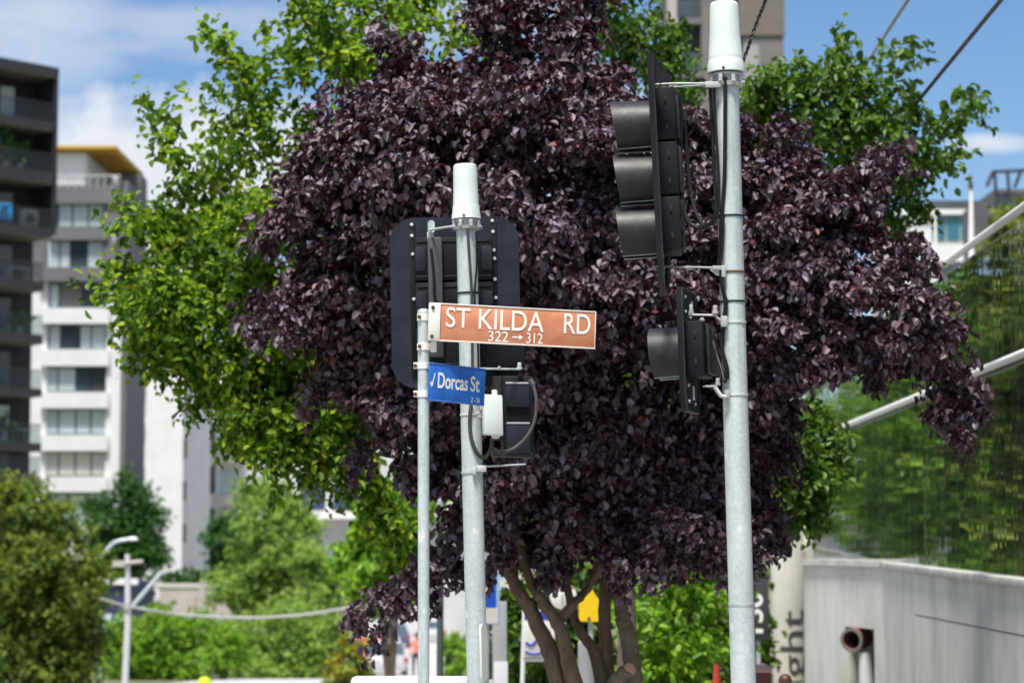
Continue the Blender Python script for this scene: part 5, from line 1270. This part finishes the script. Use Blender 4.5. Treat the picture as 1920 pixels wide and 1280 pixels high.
# ------------------------------------------------------------------ cars down the side street
def car(label, px, d, yaw, paint, group='cars down the side street'):
    x = (px-960)/F*d; g = ground_z(x, d)+.012
    t = thing('parked_car', label, 'car', (x, d, g), yaw, group)
    # body by lofting cross sections along the length (local +y is the rear, facing the camera when negative)
    L_, Wd = 4.4, 1.78
    sec = [(-2.2, .50, .72, .80), (-2.12, .28, .92, .88), (-1.5, .24, .98, .89), (-.2, .22, .95, .89), (1.0, .22, .93, .89), (1.9, .24, .84, .87), (2.15, .34, .72, .80)]
    mb = MB(); vs = []
    for y, z0, z1, hw in sec: vs += [(-hw*.92, y, z0), (-hw, y, (z0+z1)/2), (-hw*.95, y, z1), (hw*.95, y, z1), (hw, y, (z0+z1)/2), (hw*.92, y, z0)]
    fs = []
    for i in range(len(sec)-1):
        for k in range(6): fs.append((i*6+k, i*6+(k+1) % 6, i*6+6+(k+1) % 6, i*6+6+k))
    fs += [(5, 4, 3, 2, 1, 0), tuple(len(vs)-6+k for k in range(6))]
    mb.add(vs, fs); mb.build('body', M[paint], t, local=True, angle=50)
    def loft(sec): 
        m_ = MB(); v = []
        for y, z, hw in sec: v += [(-hw, y, z), (hw, y, z)]
        n = len(sec); f = [(2*i, 2*i+1, 2*((i+1) % n)+1, 2*((i+1) % n)) for i in range(n)] + [tuple(2*i for i in range(n))[::-1], tuple(2*i+1 for i in range(n))]
        return m_.add(v, f)
    loft([(-1.95, .93, .82), (-1.45, 1.40, .64), (-.2, 1.46, .66), (.55, 1.40, .64), (1.25, .92, .80)]).build('cabin_glass', M['windark'], t, local=True)
    loft([(-1.42, 1.41, .645), (-1.35, 1.455, .62), (-.2, 1.50, .64), (.5, 1.44, .62), (.58, 1.405, .645)]).build('roof', M[paint], t, local=True)
    for sx in (-1, 1):
        MB().box(sx*.84-.10, sx*.84+.10, -2.21, -2.08, .62, .84, .02).build('tail_light', M['carred'], t, local=True)
        for y in (-1.35, 1.35):
            w = MB().lathe((sx*.72, y, .32), (sx, 0, 0), [(0, .30), (.02, .32), (.17, .32), (.19, .29)], 18).build('wheel', M['tyre'], t, local=True)
            MB().lathe((sx*.905, y, .32), (sx, 0, 0), [(0, .2), (.015, .19), (.02, .02)], 14).build('rim', M['steelgrey'], w, local=True)
    MB().box(-.26, .26, -2.215, -2.17, .60, .72).build('number_plate', M['signwhite'], t, local=True)
car('silver car nearest on the pale road between the autumn shrub and sign post', 724, 104, R(4), 'carwhite')
car('red car beside the silver car at the road edge', 694, 111, R(2), 'carred')
car('blue grey car parked farther up the pale road', 742, 150, R(3), 'cardark')
car('pale car farthest up the road right of the sign post', 812, 165, R(0), 'carwhite')
car('dark car low among the street trees left of the autumn shrub', 590, 112, R(5), 'cardark')
d = 96; g = groundz(782, d)
ps = thing('person', 'person in a salmon top and dark trousers standing by the pale road', 'person', g)
h = 1.7
me = bpy.data.meshes.new('body'); bm = bmesh.new(); sk = bm.verts.layers.skin.verify()
J = {'pel': (0, 0, .95, .13), 'che': (0, .01, 1.28, .15), 'nec': (0, 0, 1.46, .055), 'hea': (0, -.02, 1.60, .095), 'top': (0, -.01, 1.68, .07),
     'ls': (-.18, 0, 1.40, .055), 'le': (-.25, .02, 1.13, .042), 'lw': (-.24, -.06, .88, .03), 'lh': (-.23, -.08, .79, .035), 'rs': (.18, 0, 1.40, .055), 're': (.25, .02, 1.13, .042), 'rw': (.25, -.05, .88, .03), 'rh': (.24, -.07, .79, .035),
     'lk': (-.11, -.03, .50, .065), 'la': (-.12, .03, .09, .042), 'lf': (-.13, -.12, .04, .035), 'lp': (-.10, 0, .86, .09), 'rk': (.12, .0, .50, .065), 'ra': (.13, .04, .09, .042), 'rf': (.14, -.11, .04, .035), 'rp': (.10, 0, .86, .09)}
E = ['pel che', 'che nec', 'nec hea', 'hea top', 'che ls', 'ls le', 'le lw', 'lw lh', 'che rs', 'rs re', 're rw', 'rw rh', 'pel lp', 'lp lk', 'lk la', 'la lf', 'pel rp', 'rp rk', 'rk ra', 'ra rf']
vv_ = {}
for k_, (x, y, z, r) in J.items(): v = bm.verts.new((x, y, z)); v[sk].radius = (r, r); vv_[k_] = v
vv_['pel'][sk].use_root = True
for e in E: a_, b_ = e.split(); bm.edges.new((vv_[a_], vv_[b_]))
bm.to_mesh(me); bm.free()
bo = bpy.data.objects.new('body', me); COL.objects.link(bo); bo.parent = ps; bo.modifiers.new('skin', 'SKIN'); sb = bo.modifiers.new('sub', 'SUBSURF'); sb.levels = sb.render_levels = 1
def bodymat():
    m, nt = new_mat('clothed_body'); N = nt.nodes; Lk = nt.links
    out = N.new('ShaderNodeOutputMaterial'); b = N.new('ShaderNodeBsdfPrincipled'); Lk.new(b.outputs[0], out.inputs[0]); b.inputs['Roughness'].default_value = .8
    t_ = N.new('ShaderNodeTexCoord'); s3 = N.new('ShaderNodeSeparateXYZ'); r = N.new('ShaderNodeValToRGB'); Lk.new(t_.outputs['Object'], s3.inputs[0])
    m_ = N.new('ShaderNodeMath'); m_.operation = 'DIVIDE'; m_.inputs[1].default_value = 1.75; Lk.new(s3.outputs[2], m_.inputs[0]); Lk.new(m_.outputs[0], r.inputs[0])
    r.color_ramp.interpolation = 'CONSTANT'; e = r.color_ramp.elements
    e[0].position = 0; e[0].color = (.03, .03, .03, 1); e[1].position = .06; e[1].color = (.03, .035, .06, 1)
    for p_, c_ in ((.54, (.75, .22, .16, 1)), (.845, (.5, .31, .23, 1)), (.935, (.03, .02, .015, 1))): q_ = e.new(p_); q_.color = c_
    Lk.new(r.outputs[0], b.inputs['Base Color']); return m
me.materials.append(bodymat())
MB().sphere((0, .012, 1.64), .105, 14, 8, (1, 1.05, .9)).build('hair', M['bdark'], ps, local=True)
